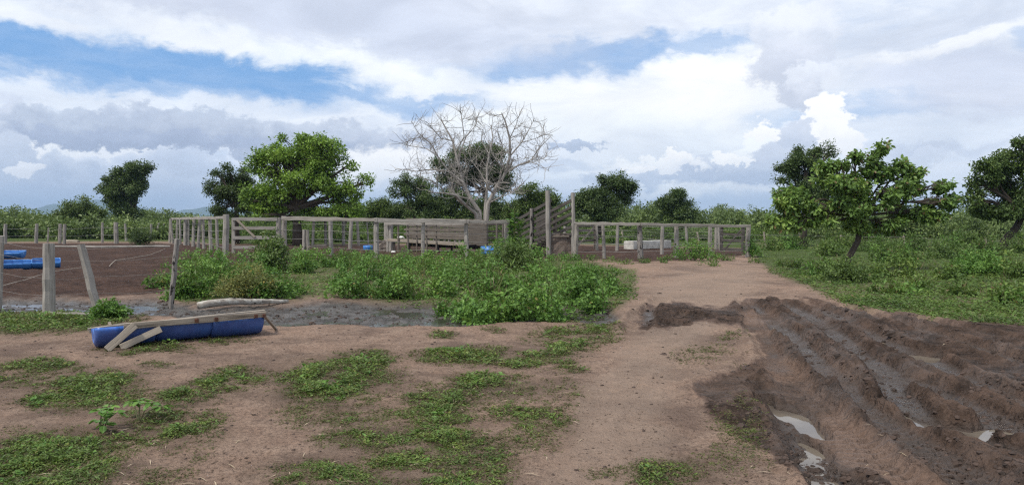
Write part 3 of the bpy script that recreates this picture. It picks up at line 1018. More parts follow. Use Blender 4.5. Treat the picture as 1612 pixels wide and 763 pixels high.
# slurry standing along the foot of the yard
wl = [G(-300, 494), G(-300, 470), G(150, 473), G(330, 478), G(720, 477), G(985, 481), G(1005, 516), G(900, 507), G(700, 508), G(420, 507), G(200, 494)]
me = bpy.data.meshes.new('slurry_water'); me.from_pydata([(p.x, p.y, -.092) for p in wl], [], [tuple(range(len(wl)))[::-1]]); me.update(); me.materials.append(M['slurry'])
tag(mobj('slurry_water', me), kind='structure')

# ------------------------------------------------------------------ hills far behind
def build_hills():
    d0 = 6000.0
    prof = [(-700, 345), (-200, 342), (40, 336), (90, 322), (140, 313), (175, 316), (215, 327), (255, 340), (290, 332), (318, 326), (345, 325), (375, 331), (430, 340), (520, 341), (575, 336), (620, 341), (760, 345)]
    xs = np.linspace(-700, 760, 160)
    hy = np.interp(xs, [p[0] for p in prof], [p[1] for p in prof])
    rows = 14
    V, F = [], []
    for r in range(rows):
        f = r / (rows - 1)
        env = math.sin(math.pi * f) ** .8
        for k, px in enumerate(xs):
            d = d0 + (f - .5) * 1600
            x = (px - CX) / FOC * d0 * (1 + (f - .5) * .1)
            z = max(0, (345 - hy[k]) / FOC * d0) * env + 8 * math.sin(k * 1.7 + r) * env - 4
            V.append((x, d, z))
    n = len(xs)
    for r in range(rows - 1):
        for k in range(n - 1):
            a = r * n + k
            F.append((a, a + 1, a + n + 1, a + n))
    me = bpy.data.meshes.new('hills'); me.from_pydata(V, [], F); me.update()
    me.polygons.foreach_set('use_smooth', np.full(len(me.polygons), True, bool))
    me.materials.append(M['hill'])
    tag(mobj('hills', me), kind='structure')


build_hills()

# ------------------------------------------------------------------ trees
def lobe_points(rs, lobes, n, surf=.45):
    """clump centres gathered in boughs inside ellipsoid lobes, so that gaps stay between the boughs"""
    sub, own = [], []
    for li, l in enumerate(lobes):
        m_ = int(np.clip(5 + 2.2 * (l[3] + l[5]), 5, 13))
        d = unit(rs.normal(size=(m_, 3))); r = rs.random((m_, 1)) ** .38 * .92
        c = np.array(l[:3]) + d * np.array(l[3:6]) * r
        for q in c:
            k = rs.uniform(.24, .46)
            sub.append((*q, l[3] * k, l[4] * k, l[5] * k * .85)); own.append(li)
    S = np.array(sub); own = np.array(own)
    vol = (S[:, 3] * S[:, 4] * S[:, 5]) ** .6; vol /= vol.sum()
    k = rs.choice(len(S), n, p=vol)
    d = unit(rs.normal(size=(n, 3)))
    r = rs.random(n) ** surf
    return S[k, :3] + d * S[k, 3:6] * r[:, None], own[k]


def make_tree(name, label, cat, d, foot_px, lobes_px, mat, bark='bark', leaf=.16, wid=.5, clumps=260, per=46, clump_r=.42, trunk_r=.18,
              fork=None, seed=1, group=None, shape='diamond', depth=.85, droop=.25, foot_y=None, limbs=True, surf=.45, flat=.8, lean_pts=None):
    rs = np.random.default_rng(seed); rn = random.Random(seed)
    foot = at(foot_px, 345, d); foot.z = 0
    if d < 70:
        foot.z = gz1(foot) - .02
    root = thing(name, label, cat, foot, group)
    lobes = []
    for (px, py, rx, ry) in lobes_px:
        dd = d + rn.uniform(-.45, .45) * rx * d / FOC * depth
        c = at(px, py, dd)
        k = dd / FOC
        lobes.append((c.x, c.y, c.z, max(rx * k, .05), max(rx * k * depth, .05), max(ry * k, .05)))
    C, kk = lobe_points(rs, lobes, clumps, surf)
    C[:, 2] = np.maximum(C[:, 2], .3)
    rad = clump_r * rs.uniform(.55, 1.25, clumps)
    P, D, Nn, sz, wd = clump_leaves(rs, C, rad, per, leaf, wid, droop, flat)
    V, F = leaves_arrays(P, D, Nn, sz, wd[:, None], .25, shape)
    V = V - np.array(foot)
    me = np_mesh('crown', V, F, mat)
    # trunk and limbs
    tb = MB()
    fk = fork if fork else (foot_px, None)
    if lean_pts:
        tp = [foot - Vector((0, 0, .2))] + [at(a, b, d) for a, b in lean_pts]
    else:
        zf = np.mean([l[2] - l[5] * .5 for l in lobes])
        zf = max(.6, min(zf, 2.6))
        tp = [foot - Vector((0, 0, .2)), foot + Vector((rn.uniform(-.1, .1), 0, zf * .5)), foot + Vector((rn.uniform(-.2, .2), rn.uniform(-.1, .1), zf))]
    n = len(tp)
    tb.tube(tp, [trunk_r * (1.25 if i == 0 else 1.0 - .3 * i / (n - 1)) for i in range(n)], 9, .08)
    top = tp[-1]
    if limbs:
        for li, l in enumerate(lobes):
            c = Vector(l[:3])
            mid = top.lerp(c, .5) + Vector((rn.uniform(-.3, .3), rn.uniform(-.3, .3), rn.uniform(-.1, .35)))
            r0 = trunk_r * .5
            tb.tube([top - Vector((0, 0, .1)), mid, c], [r0, r0 * .62, r0 * .32], 6, .06, cap=False)
            own = np.nonzero(kk == li)[0]
            for j in own[:max(5, min(len(own), 26))]:
                q = Vector(C[j]); b0 = mid.lerp(c, rn.uniform(.1, 1))
                m2 = b0.lerp(q, .55) + Vector((rn.uniform(-.15, .15), rn.uniform(-.15, .15), rn.uniform(0, .2)))
                tb.tube([b0, m2, q], [r0 * .3, r0 * .18, r0 * .07], 4, .05, cap=False)
    tb.build('trunk', M[bark], root, True)
    mobj('crown', me, root)
    return root


def px_lobes(d, items):
    return items


make_tree('broadleaf_tree', 'large bright green spreading tree behind the wooden gate', 'tree', 50, 470,
          [(465, 245, 70, 34), (520, 250, 40, 30), (430, 262, 40, 30), (425, 235, 28, 18), (470, 285, 62, 34), (420, 300, 40, 30), (405, 318, 30, 22), (440, 330, 40, 14), (540, 318, 30, 12), (460, 318, 60, 24), (520, 292, 36, 26), (548, 300, 28, 16), (572, 288, 20, 18), (500, 222, 40, 14), (410, 325, 36, 16), (545, 262, 14, 14), (480, 335, 36, 12), (470, 228, 44, 16), (445, 245, 40, 20), (495, 262, 40, 24), (440, 342, 44, 8), (520, 338, 40, 9), (405, 250, 18, 16)],
          M['leaf_bright'], leaf=.20, wid=.55, clumps=800, per=42, clump_r=.43, trunk_r=.34, seed=11)
make_tree('broadleaf_tree', 'dark feathery tree touching the left side of the bright green tree', 'tree', 54, 372,
          [(370, 300, 32, 30), (350, 290, 18, 20), (385, 285, 22, 26), (358, 268, 9, 14), (334, 292, 12, 8), (328, 300, 10, 5), (365, 325, 26, 16), (390, 318, 20, 20), (342, 275, 9, 7)],
          M['leaf_dark'], leaf=.16, wid=.5, clumps=480, per=40, clump_r=.40, trunk_r=.2, seed=12)
make_tree('broadleaf_tree', 'lone dark tree with a stepped crown above the left scrub', 'tree', 88, 213,
          [(205, 268, 22, 13), (222, 274, 14, 10), (185, 290, 22, 16), (170, 286, 14, 10), (200, 300, 26, 14), (180, 310, 20, 12), (212, 296, 14, 12), (195, 322, 18, 16), (218, 300, 10, 7), (165, 298, 14, 10), (228, 262, 12, 8), (200, 335, 24, 10), (196, 274, 22, 14), (212, 286, 20, 14), (190, 300, 24, 14)],
          M['leaf_dark'], leaf=.26, wid=.55, clumps=640, per=40, clump_r=.58, trunk_r=.22, seed=13)
make_tree('broadleaf_tree', 'round dark green tree standing behind the leafless tree', 'tree', 72, 765,
          [(755, 254, 56, 26), (788, 262, 30, 30), (712, 262, 34, 22), (750, 280, 46, 16), (790, 288, 22, 14), (705, 285, 24, 16), (720, 305, 24, 14)],
          M['leaf_dark'], leaf=.20, wid=.55, clumps=760, per=44, clump_r=.55, trunk_r=.28, seed=14, lean_pts=[(764, 330), (762, 300)])
make_tree('broadleaf_tree', 'wispy mid height tree left of the leafless trunk', 'tree', 66, 650,
          [(648, 292, 30, 14), (632, 300, 18, 12), (660, 312, 34, 16), (640, 328, 34, 14), (680, 322, 24, 20), (640, 280, 12, 6)],
          M['leaf_dark'], leaf=.18, wid=.5, clumps=400, per=40, clump_r=.46, trunk_r=.18, seed=15)
make_tree('broadleaf_tree', 'low dark bushy tree right behind the leafless trunk', 'tree', 66, 715,
          [(715, 322, 34, 18), (700, 335, 30, 12), (745, 330, 24, 16), (780, 325, 22, 20), (790, 338, 26, 10)],
          M['leaf_dark'], leaf=.18, wid=.5, clumps=440, per=40, clump_r=.5, trunk_r=.18, seed=16)
make_tree('broadleaf_tree', 'dark leafy tree behind the tall loading ramp', 'tree', 64, 838,
          [(832, 302, 24, 12), (850, 310, 28, 16), (820, 322, 24, 18), (868, 318, 20, 16), (845, 332, 40, 14), (806, 335, 16, 12)],
          M['leaf_mid'], leaf=.18, wid=.5, clumps=440, per=40, clump_r=.48, trunk_r=.18, seed=17)
make_tree('broadleaf_tree', 'dense dark tree with an upper lobe right of the loading ramp', 'tree', 62, 945,
          [(968, 290, 26, 16), (990, 290, 16, 14), (935, 302, 26, 18), (950, 318, 40, 20), (920, 325, 20, 20), (985, 308, 20, 16), (955, 335, 42, 10), (950, 285, 10, 8)],
          M['leaf_dark'], leaf=.18, wid=.52, clumps=640, per=44, clump_r=.5, trunk_r=.24, seed=18)
make_tree('broadleaf_tree', 'small dark round tree over the right hand corral rail', 'tree', 76, 1062,
          [(1060, 315, 24, 14), (1048, 325, 16, 14), (1078, 325, 18, 14), (1062, 336, 30, 12), (1070, 306, 12, 6)],
          M['leaf_dark'], leaf=.22, wid=.52, clumps=380, per=40, clump_r=.52, trunk_r=.2, seed=19)
make_tree('broadleaf_tree', 'tall blue green tree behind the crown of the broad leaved tree', 'tree', 49, 1265,
          [(1265, 245, 28, 16), (1290, 240, 14, 10), (1245, 262, 22, 16), (1275, 270, 30, 18), (1230, 280, 12, 10), (1305, 240, 7, 12), (1262, 300, 34, 20), (1290, 310, 24, 20)],
          M['leaf_dark'], leaf=.16, wid=.5, clumps=480, per=40, clump_r=.42, trunk_r=.2, seed=20, lean_pts=[(1266, 350), (1264, 300)])
make_tree('broadleaf_tree', 'big leaved spreading tree with crooked trunk beside the dirt track', 'tree', 26.2, 1330,
          [(1330, 290, 46, 26), (1380, 268, 26, 22), (1390, 240, 9, 14), (1376, 250, 14, 10), (1396, 300, 40, 24), (1436, 288, 20, 22), (1258, 305, 34, 18), (1232, 322, 24, 18), (1222, 345, 16, 10), (1286, 338, 38, 22), (1348, 328, 44, 24), (1350, 352, 26, 10), (1482, 296, 20, 14), (1484, 322, 22, 18), (1428, 336, 36, 16), (1308, 262, 20, 12), (1396, 352, 34, 12), (1262, 352, 24, 14), (1500, 310, 8, 8), (1345, 255, 12, 12), (1416, 262, 10, 14), (1440, 272, 10, 8), (1290, 268, 14, 8), (1462, 340, 24, 10)],
          M['leaf_big'], leaf=.155, wid=.58, clumps=560, per=32, clump_r=.21, trunk_r=.115, seed=21, shape='hex', droop=.55, surf=.5, lean_pts=[(1338, 402), (1350, 380), (1356, 352), (1352, 335)])
make_tree('broadleaf_tree', 'large dark tree with leaning trunk at the right edge', 'tree', 42, 1578,
          [(1600, 260, 40, 20), (1560, 270, 30, 20), (1545, 290, 26, 16), (1590, 295, 60, 26), (1540, 315, 26, 18), (1600, 325, 60, 24), (1640, 280, 50, 50), (1608, 228, 24, 14), (1560, 335, 34, 14), (1660, 320, 60, 40)],
          M['leaf_mid'], leaf=.18, wid=.55, clumps=860, per=42, clump_r=.40, trunk_r=.24, seed=22, lean_pts=[(1582, 378), (1600, 358), (1612, 335)])
make_tree('small_tree', 'small bright tree beyond the fence right of the bright green crown', 'tree', 62, 545,
          [(545, 322, 18, 10), (540, 334, 24, 12), (560, 332, 14, 10)], M['leaf_bright'], leaf=.2, clumps=150, per=36, clump_r=.45, trunk_r=.12, seed=23)
make_tree('small_tree', 'rounded mid green tree beyond the long corral rail, left of the wispy tree', 'tree', 66, 600,
          [(600, 325, 22, 12), (590, 336, 26, 12), (618, 335, 18, 12)], M['leaf_mid'], leaf=.2, clumps=170, per=36, clump_r=.48, trunk_r=.12, seed=24)
make_tree('small_tree', 'light green rounded scrub tree rising in front of the left hill', 'tree', 80, 130,
          [(128, 326, 26, 14), (115, 340, 34, 16), (150, 340, 26, 16)], M['leaf_scrub'], leaf=.28, clumps=200, per=36, clump_r=.6, trunk_r=.15, seed=25)


def bare_tree():
    d = 55.0
    rn = random.Random(5)
    foot = at(757, 345, d); foot.z = 0
    root = thing('bare_tree', 'leafless grey tree with wide twiggy crown behind the corral', 'tree', foot)
    z = lambda x, y: (x / 3.318 + 580, y / 3.318 + 140)
    tb, bb = MB(), MB()
    base = foot
    limbs = [  # zoomed sketch coordinates, depth offset at the end, start radius
        ([(592, 690), (560, 650), (500, 600), (455, 555), (400, 545), (330, 540)], -1.6, .20),
        ([(595, 690), (580, 640), (530, 570), (495, 490), (472, 400), (455, 330), (440, 270), (400, 200), (380, 160)], .8, .21),
        ([(600, 690), (612, 600), (620, 500), (618, 420), (630, 340), (650, 260), (640, 190)], 1.2, .16),
        ([(605, 690), (625, 600), (670, 510), (715, 440), (740, 350), (738, 260), (715, 170), (695, 125)], -.6, .22),
    ]
    subs = [
        ([(472, 400), (480, 330), (510, 250), (560, 190), (580, 110)], 1.2, .10), ([(455, 330), (500, 250), (490, 170), (480, 100)], -.6, .08),
        ([(495, 490), (420, 430), (360, 350), (330, 290), (260, 230), (225, 170)], -1.0, .11), ([(420, 430), (330, 420), (250, 430), (180, 420), (140, 420)], .5, .09),
        ([(360, 350), (300, 310), (230, 300), (190, 290)], .8, .06), ([(455, 555), (430, 490), (400, 440), (350, 420)], -1.3, .08),
        ([(400, 545), (370, 500), (300, 470), (230, 450)], -2, .07), ([(715, 440), (780, 400), (850, 370), (900, 300), (950, 250)], .6, .11),
        ([(780, 400), (840, 380), (900, 400), (945, 430)], -1, .07), ([(740, 350), (800, 280), (840, 210), (870, 150)], 1.0, .09),
        ([(738, 260), (770, 190), (790, 130)], -.5, .06), ([(715, 440), (690, 380), (700, 300), (670, 200)], -1.6, .07),
        ([(670, 510), (720, 530), (780, 520), (820, 480)], -1.2, .08), ([(640, 590), (700, 560), (740, 545), (800, 500)], -2, .07),
        ([(630, 340), (590, 270), (600, 200), (560, 150)], 1.8, .06), ([(800, 280), (870, 260), (920, 240), (960, 240)], 1.4, .05),
        ([(440, 270), (380, 260), (330, 200), (300, 170)], -.8, .06), ([(330, 290), (280, 250), (230, 260), (200, 280)], .9, .05),
        ([(620, 500), (580, 430), (540, 380), (520, 320)], 2.0, .07), ([(850, 370), (890, 350), (930, 380)], .2, .05),
    ]

    cen = at(*z(570, 300), d)
    ex, ez = 400 / 3.318 * d / FOC * 1.02, 235 / 3.318 * d / FOC * 1.05
    count = [0]

    def inside(p):
        return ((p.x - cen.x) / ex) ** 2 + ((p.z - cen.z) / ez) ** 2 + ((p.y - d) / (ex * .75)) ** 2 < 1.08

    def grow(p, dirv, r, length, level):
        if count[0] > 14000 or r < .0068:
            return
        n = 4
        pts, rad = [p], [r]
        q, dv = p.copy(), dirv.normalized()
        for i in range(n):
            dv = (dv + Vector((rn.gauss(0, .25), rn.gauss(0, .25), rn.gauss(.06, .22)))).normalized()
            q = q + dv * (length / n)
            pts.append(q); rad.append(r * (1 - .5 * (i + 1) / n))
        if not inside(q) and level > 1:
            return
        count[0] += 1
        bb.tube(pts, rad, 5 if r > .03 else 3, .04, cap=False)
        kids = 3 if level < 3 else 2
        for _ in range(kids + (rn.random() < .5)):
            f = rn.randint(1, n)
            side = Vector((rn.gauss(0, 1), rn.gauss(0, 1), rn.gauss(.25, .8))).normalized()
            base_d = (pts[f] - pts[f - 1]).normalized()
            grow(pts[f], (base_d * .75 + side * .85), rad[f] * rn.uniform(.55, .8), length * rn.uniform(.62, .85), level + 1)

    for group_, big in ((limbs, True), (subs, False)):
        for pts, dep, r in group_:
            n = len(pts)
            dstart = 0.0
            P3 = []
            for i, q in enumerate(pts):
                f = i / (n - 1)
                if not big:
                    f = .35 + .65 * f
                P3.append(at(*z(*q), d + dep * f * 1.5))
            if big:
                P3[0] = Vector((P3[0].x, d, -.2))
            r *= .82 if big else .66
            rad = [max(.016, r * (1 - .8 * i / (n - 1))) for i in range(n)]
            (tb if big else bb).tube(P3, rad, 8, .07, cap=False)
            for i in range(2 if big else 1, n):
                for _ in range(4 if i < n - 1 else 5):
                    seg = (P3[i] - P3[i - 1]).normalized()
                    side = Vector((rn.gauss(0, 1), rn.gauss(0, 1), rn.gauss(.2, .8))).normalized()
                    t = rn.random()
                    grow(P3[i - 1].lerp(P3[i], t), seg * .6 + side, max(.022, rad[i] * .42), rn.uniform(.9, 1.7) * (.75 if i == 1 else 1), 1)
    tb.tube([foot - Vector((0, 0, .3)), foot + Vector((0, 0, .5)), foot + Vector((0, 0, 1.6))], [.55, .42, .32], 10, .1)
    tb.build('trunk', M['bare_bark'], root, True)
    bb.build('branches', M['bare_bark'], root)


bare_tree()

# ------------------------------------------------------------------ bushes, thickets, scrub, ground cover
def mound_points(rs, c, r, h, n, ry=None):
    """points on and inside a low uneven mound"""
    ry = ry or r
    m_ = int(np.clip(n / 7, 3, 9))
    a = rs.uniform(0, 6.283, m_); q = rs.random(m_) ** .6
    cx, cy = np.cos(a) * q * r * .75, np.sin(a) * q * ry * .75
    hh = h * (1 - .35 * q ** 2) * rs.uniform(.68, 1.12, m_)
    hh[0] = h; cx[0] *= .3; cy[0] *= .3
    k = rs.integers(0, m_, n)
    d = unit(rs.normal(size=(n, 3))); d[:, 2] = np.abs(d[:, 2])
    rr = rs.random(n) ** .4
    return np.array(c) + np.stack([cx[k] + d[:, 0] * rr * r * .48, cy[k] + d[:, 1] * rr * ry * .48, d[:, 2] * rr * hh[k]], 1)


def mound_mass(rs, mounds, leaf, wid, dens, clump_r, per, gap=1.0):
    """mounds: (px, foot_py, half width px, top_py)"""
    Ps, Ds, Ns, Ss = [], [], [], []
    for (px, by, hw, ty) in mounds:
        c = G(px, by)
        k = c.y / FOC
        r = hw * k
        h = max(.15, at(px, ty, c.y).z)
        ry = min(r, 2.2) if c.y < 60 else r
        n = max(6, int(dens * (r + .2) * (h + .15)))
        c.z = gz1(c) if c.y < 60 else 0
        C = mound_points(rs, c, r, h, n, ry)
        P, D, Nn, sz, _ = clump_leaves(rs, C, np.full(n, clump_r) * rs.uniform(.6, 1.3, n), per, leaf, wid, .1, .7)
        P[:, 2] = np.maximum(P[:, 2], c.z + .02)
        Ps.append(P); Ds.append(D); Ns.append(Nn); Ss.append(sz)
    return np.concatenate(Ps), np.concatenate(Ds), np.concatenate(Ns), np.concatenate(Ss)


def mass_object(name, mounds, mat, leaf, wid, dens, clump_r, per, seed, label=None, cat='undergrowth', kind='stuff', shape='diamond', extra=None, upright=False):
    rs = np.random.default_rng(seed)
    P, D, Nn, sz = mound_mass(rs, mounds, leaf, wid, dens, clump_r, per)
    if upright:
        D = D * np.array([.35, .35, 0]) + np.array([0, 0, 1.0])
    V, F = leaves_arrays(P, D, Nn, sz, np.full((len(P), 1), wid), .25, shape)
    if extra is not None:
        F = np.concatenate([F, extra[1] + len(V)], 0); V = np.concatenate([V, extra[0]], 0)
    o = mobj(name, np_mesh(name, V, F, mat))
    return tag(o, label, cat, None, kind)


CENTRE = [(560, 468, 42, 432), (545, 448, 34, 416), (620, 470, 56, 428), (680, 466, 56, 420), (600, 440, 56, 408), (680, 432, 66, 400), (750, 440, 56, 404), (735, 496, 40, 456), (800, 502, 76, 440),
          (850, 498, 66, 434), (780, 470, 66, 418), (850, 468, 76, 412), (905, 478, 56, 424), (832, 420, 46, 384), (792, 412, 36, 378), (870, 432, 56, 402), (925, 450, 44, 412), (935, 486, 28, 458), (955, 462, 30, 434),
          (698, 488, 22, 472), (640, 420, 60, 398), (730, 415, 50, 392), (540, 420, 40, 402), (580, 412, 50, 398), (810, 400, 40, 372), (890, 410, 40, 394), (770, 455, 50, 410), (900, 440, 40, 408), (950, 430, 30, 415)]
CENTRE = [(a, b, c, t - 9 if a < 855 or b > 445 else t + 6) for a, b, c, t in CENTRE]
mass_object('thicket', CENTRE, M['leaf_weed'], .088, .62, 60, .16, 26, 31, 'green waist high weed thicket in the middle, in front of the corral', 'weeds')
LEFT = [(262, 452, 26, 422), (300, 468, 44, 420), (330, 442, 50, 400), (300, 425, 30, 396), (385, 440, 46, 404), (440, 468, 44, 436), (470, 464, 22, 452), (470, 430, 36, 398), (505, 420, 36, 398), (280, 470, 30, 438), (415, 430, 40, 400), (470, 412, 40, 394), (340, 420, 40, 394)]
LEFT = [(a, b, c, t - 9) for a, b, c, t in LEFT]
mass_object('thicket', LEFT, M['leaf_weed'], .088, .6, 58, .16, 26, 32, 'weed thicket behind the pale log, left of the bare path', 'weeds')
mass_object('weed_stems', CENTRE + LEFT, M['leaf_tired'], .34, .035, 12, .20, 5, 35, 'thin upright stems and dry stalks standing in the thickets', 'stems', upright=True)
mass_object('tall_weeds', CENTRE[2::4] + LEFT[1::4], M['leaf_field'], .17, .3, 14, .26, 16, 36, 'longer leaved weeds mixed into the thickets', 'weeds')
mass_object('flowering_weeds', CENTRE[0::5] + LEFT[0::5], M['leaf_pale'], .07, .4, 10, .15, 12, 37, 'paler weeds scattered through the thickets', 'weeds')
FOOT = [(960, 412, 20, 401), (985, 416, 16, 407), (1012, 414, 22, 403), (1048, 414, 22, 400), (1070, 408, 18, 392), (1128, 408, 24, 392), (1112, 418, 30, 407), (1150, 410, 20, 398), (930, 410, 16, 399), (1190, 414, 22, 402)]
mass_object('thicket', FOOT, M['leaf_field'], .085, .5, 36, .16, 18, 40, 'straggling weeds along the foot of the right corral fence', 'weeds')
RIGHT = [(1340, 440, 56, 404), (1290, 432, 36, 408), (1420, 436, 56, 402), (1480, 440, 46, 408), (1548, 430, 56, 388), (1595, 438, 46, 396), (1520, 466, 50, 446), (1580, 478, 46, 456), (1240, 420, 26, 406), (1212, 394, 26, 378),
         (1400, 412, 56, 384), (1480, 406, 56, 382), (1300, 402, 46, 376), (1380, 396, 56, 372), (1560, 402, 56, 374), (1440, 394, 60, 368), (1520, 390, 60, 366), (1600, 398, 50, 372), (1640, 440, 60, 400), (1250, 392, 40, 370), (1330, 388, 60, 366), (1450, 455, 40, 440), (1400, 462, 40, 448), (1600, 460, 40, 440), (1230, 385, 40, 362), (1660, 480, 40, 455)]
RIGHT = [(a, b, c * .8, t - 7 if b < 420 else t - 3) for a, b, c, t in RIGHT]
mass_object('undergrowth', RIGHT, M['leaf_field'], .12, .6, 34, .2, 24, 33, 'low leafy weeds on the field right of the track', 'weeds')
mass_object('weed_stems', RIGHT, M['leaf_tired'], .34, .035, 8, .2, 5, 38, 'thin upright stems among the weeds of the right field', 'stems', upright=True)
mass_object('tall_weeds', RIGHT[1::3], M['leaf_weed'], .15, .4, 16, .24, 18, 39, 'brighter weeds dotted over the right field', 'weeds')
BACK = [(px + RND.uniform(-8, 8), RND.uniform(376, 384), RND.uniform(24, 44), RND.uniform(344, 360)) for px in range(360, 1210, 26)]
BACK += [(px + RND.uniform(-8, 8), RND.uniform(374, 378), RND.uniform(20, 34), RND.uniform(336, 350)) for px in list(range(330, 640, 24)) + list(range(650, 830, 30))]
mass_object('undergrowth', BACK, M['leaf_field'], .17, .55, 30, .36, 24, 34, 'green weeds of the pasture seen through the corral', 'weeds')


def scrub(profile, x0, x1, n, seed, dlo, dhi):
    rn = random.Random(seed)
    xs, ys = [p[0] for p in profile], [p[1] for p in profile]
    out = []
    for i in range(n):
        px = rn.uniform(x0, x1)
        d = rn.uniform(dlo, dhi)
        f = (d - dlo) / (dhi - dlo)
        ty = float(np.interp(px, xs, ys)) + (1 - f) * rn.uniform(0, 24) + rn.uniform(-6, 4)
        by = 345 + CAM_H * FOC / d
        out.append((px, by, rn.uniform(14, 30), min(ty, by - 10)))
    return out


SL = scrub([(-200, 318), (0, 325), (40, 322), (75, 330), (110, 320), (160, 322), (200, 330), (240, 324), (270, 326), (300, 336), (350, 338)], -120, 350, 84, 41, 68, 150)
SL += [(px + RND.uniform(-10, 10), RND.uniform(371, 377), RND.uniform(18, 34), RND.uniform(334, 354)) for px in list(range(-60, 340, 15))]
mass_object('woodland', SL, M['leaf_scrub'], .34, .6, 9, .75, 26, 42, 'mass of green scrub woodland beyond the left yard', 'woodland')
SM = scrub([(350, 332), (480, 326), (580, 322), (640, 314), (760, 312), (880, 314), (960, 318), (1010, 312), (1060, 314), (1100, 312), (1130, 314), (1160, 320), (1200, 322)], 350, 1220, 150, 43, 80, 170)
mass_object('woodland', SM, M['leaf_scrub'], .36, .6, 8, .8, 24, 44, 'far band of scrub woodland behind the corral', 'woodland')
SR = scrub([(1200, 322), (1300, 324), (1400, 326), (1500, 322), (1612, 324), (1800, 322)], 1200, 1740, 120, 45, 55, 150)
SR += [(px + RND.uniform(-10, 10), RND.uniform(371, 378), RND.uniform(18, 34), RND.uniform(338, 356)) for px in list(range(1200, 1720, 15))]
mass_object('woodland', SR, M['leaf_scrub'], .30, .6, 9, .7, 26, 46, 'dark scrub woodland beyond the right field', 'woodland')


def single_bush(name, label, cat, px, by, hw, ty, mat, leaf, wid, n, clump_r, per, seed, shape='diamond', stems=7):
    rs = np.random.default_rng(seed); rn = random.Random(seed)
    c = G(px, by); c.z = gz1(c)
    k = c.y / FOC
    r, h = hw * k, at(px, ty, c.y).z - c.z
    root = thing(name, label, cat, c)
    C = mound_points(rs, (0, 0, h * .12), r, h * .86, n)
    P, D, Nn, sz, _ = clump_leaves(rs, C, np.full(n, clump_r) * rs.uniform(.6, 1.3, n), per, leaf, wid, .15, .7)
    P[:, 2] = np.maximum(P[:, 2], .02)
    V, F = leaves_arrays(P, D, Nn, sz, np.full((len(P), 1), wid), .25, shape)
    mobj('foliage', np_mesh('foliage', V, F, mat), root)
    sb = MB()
    for i in range(stems):
        q = Vector(C[i * (n // stems)])
        sb.tube([c + Vector((rn.uniform(-.06, .06), rn.uniform(-.06, .06), -.05)), c + q * .5 + Vector((0, 0, .08)), c + q], [.014, .010, .005], 5, .05, cap=False)
    sb.build('stem', M['stem'], root)
    return root


single_bush('bush', 'tall dark leafy bush in front of the left wooden gate', 'bush', 425, 428, 42, 356, M['leaf_mid'], .12, .55, 190, .22, 26, 51)
single_bush('bush', 'pale yellowing bush behind the log', 'bush', 392, 470, 44, 408, M['leaf_pale'], .075, .42, 150, .13, 24, 52)
single_bush('bush', 'bright green weed growing at the foot of the leaning post', 'bush', 172, 500, 26, 468, M['leaf_weed'], .07, .6, 70, .10, 22, 53)
single_bush('bush', 'leafy weed against the right corral fence', 'bush', 1092, 410, 34, 374, M['leaf_weed'], .12, .5, 70, .26, 16, 54)
single_bush('bush', 'climbing weed at the foot of the right corral end post', 'bush', 1184, 404, 13, 372, M['leaf_weed'], .11, .55, 46, .18, 20, 55)
single_bush('bush', 'rounded bright bush in the right field near the frame edge', 'bush', 1545, 432, 62, 388, M['leaf_weed'], .085, .6, 190, .2, 26, 56)
single_bush('bush', 'dark weed in the thicket at the foot of the loading ramp', 'bush', 815, 425, 44, 376, M['leaf_mid'], .09, .6, 150, .2, 26, 57)
single_bush('bush', 'dark weed bush at the foot of the crooked big leaved tree', 'bush', 1330, 442, 40, 404, M['leaf_mid'], .08, .55, 120, .18, 24, 58)
single_bush('bush', 'dark dwarf bush beyond the yard beside the left corral side', 'bush', 217, 386, 24, 352, M['leaf_dark'], .16, .3, 110, .36, 24, 59)


def sapling():
    rn = random.Random(3); rs = np.random.default_rng(3)
    c = at(810, 403, 34.2); c.z = 0
    root = thing('sapling', 'young sapling with big upright leaves left of the loading ramp', 'sapling', c)
    sb = MB()
    tops = [(c.x, c.y, 2.15), (c.x - .22, c.y + .1, 1.75), (c.x + .25, c.y - .1, 1.6)]
    P, D, Nn, S = [], [], [], []
    for (x, y, z) in tops:
        sb.tube([(c.x, c.y, -.05), ((c.x + x) / 2, y, z * .5), (x, y, z)], [.03, .022, .01], 6, .05, cap=False)
        for i in range(60):
            f = rn.uniform(.25, 1.0)
            p = Vector((c.x, c.y, 0)).lerp(Vector((x, y, z)), f)
            a = rn.uniform(0, 6.28)
            P.append(p - c); D.append((math.cos(a), math.sin(a), rn.uniform(.1, .8))); Nn.append((rn.gauss(0, .3), rn.gauss(0, .3), 1)); S.append(rn.uniform(.18, .32))
    V, F = leaves_arrays(np.array(P, float), np.array(D, float), np.array(Nn, float), np.array(S), np.full((len(P), 1), .6), .2, 'hex')
    mobj('foliage', np_mesh('foliage', V, F, M['leaf_weed']), root)
    sb.build('stem', M['stem'], root)


sapling()


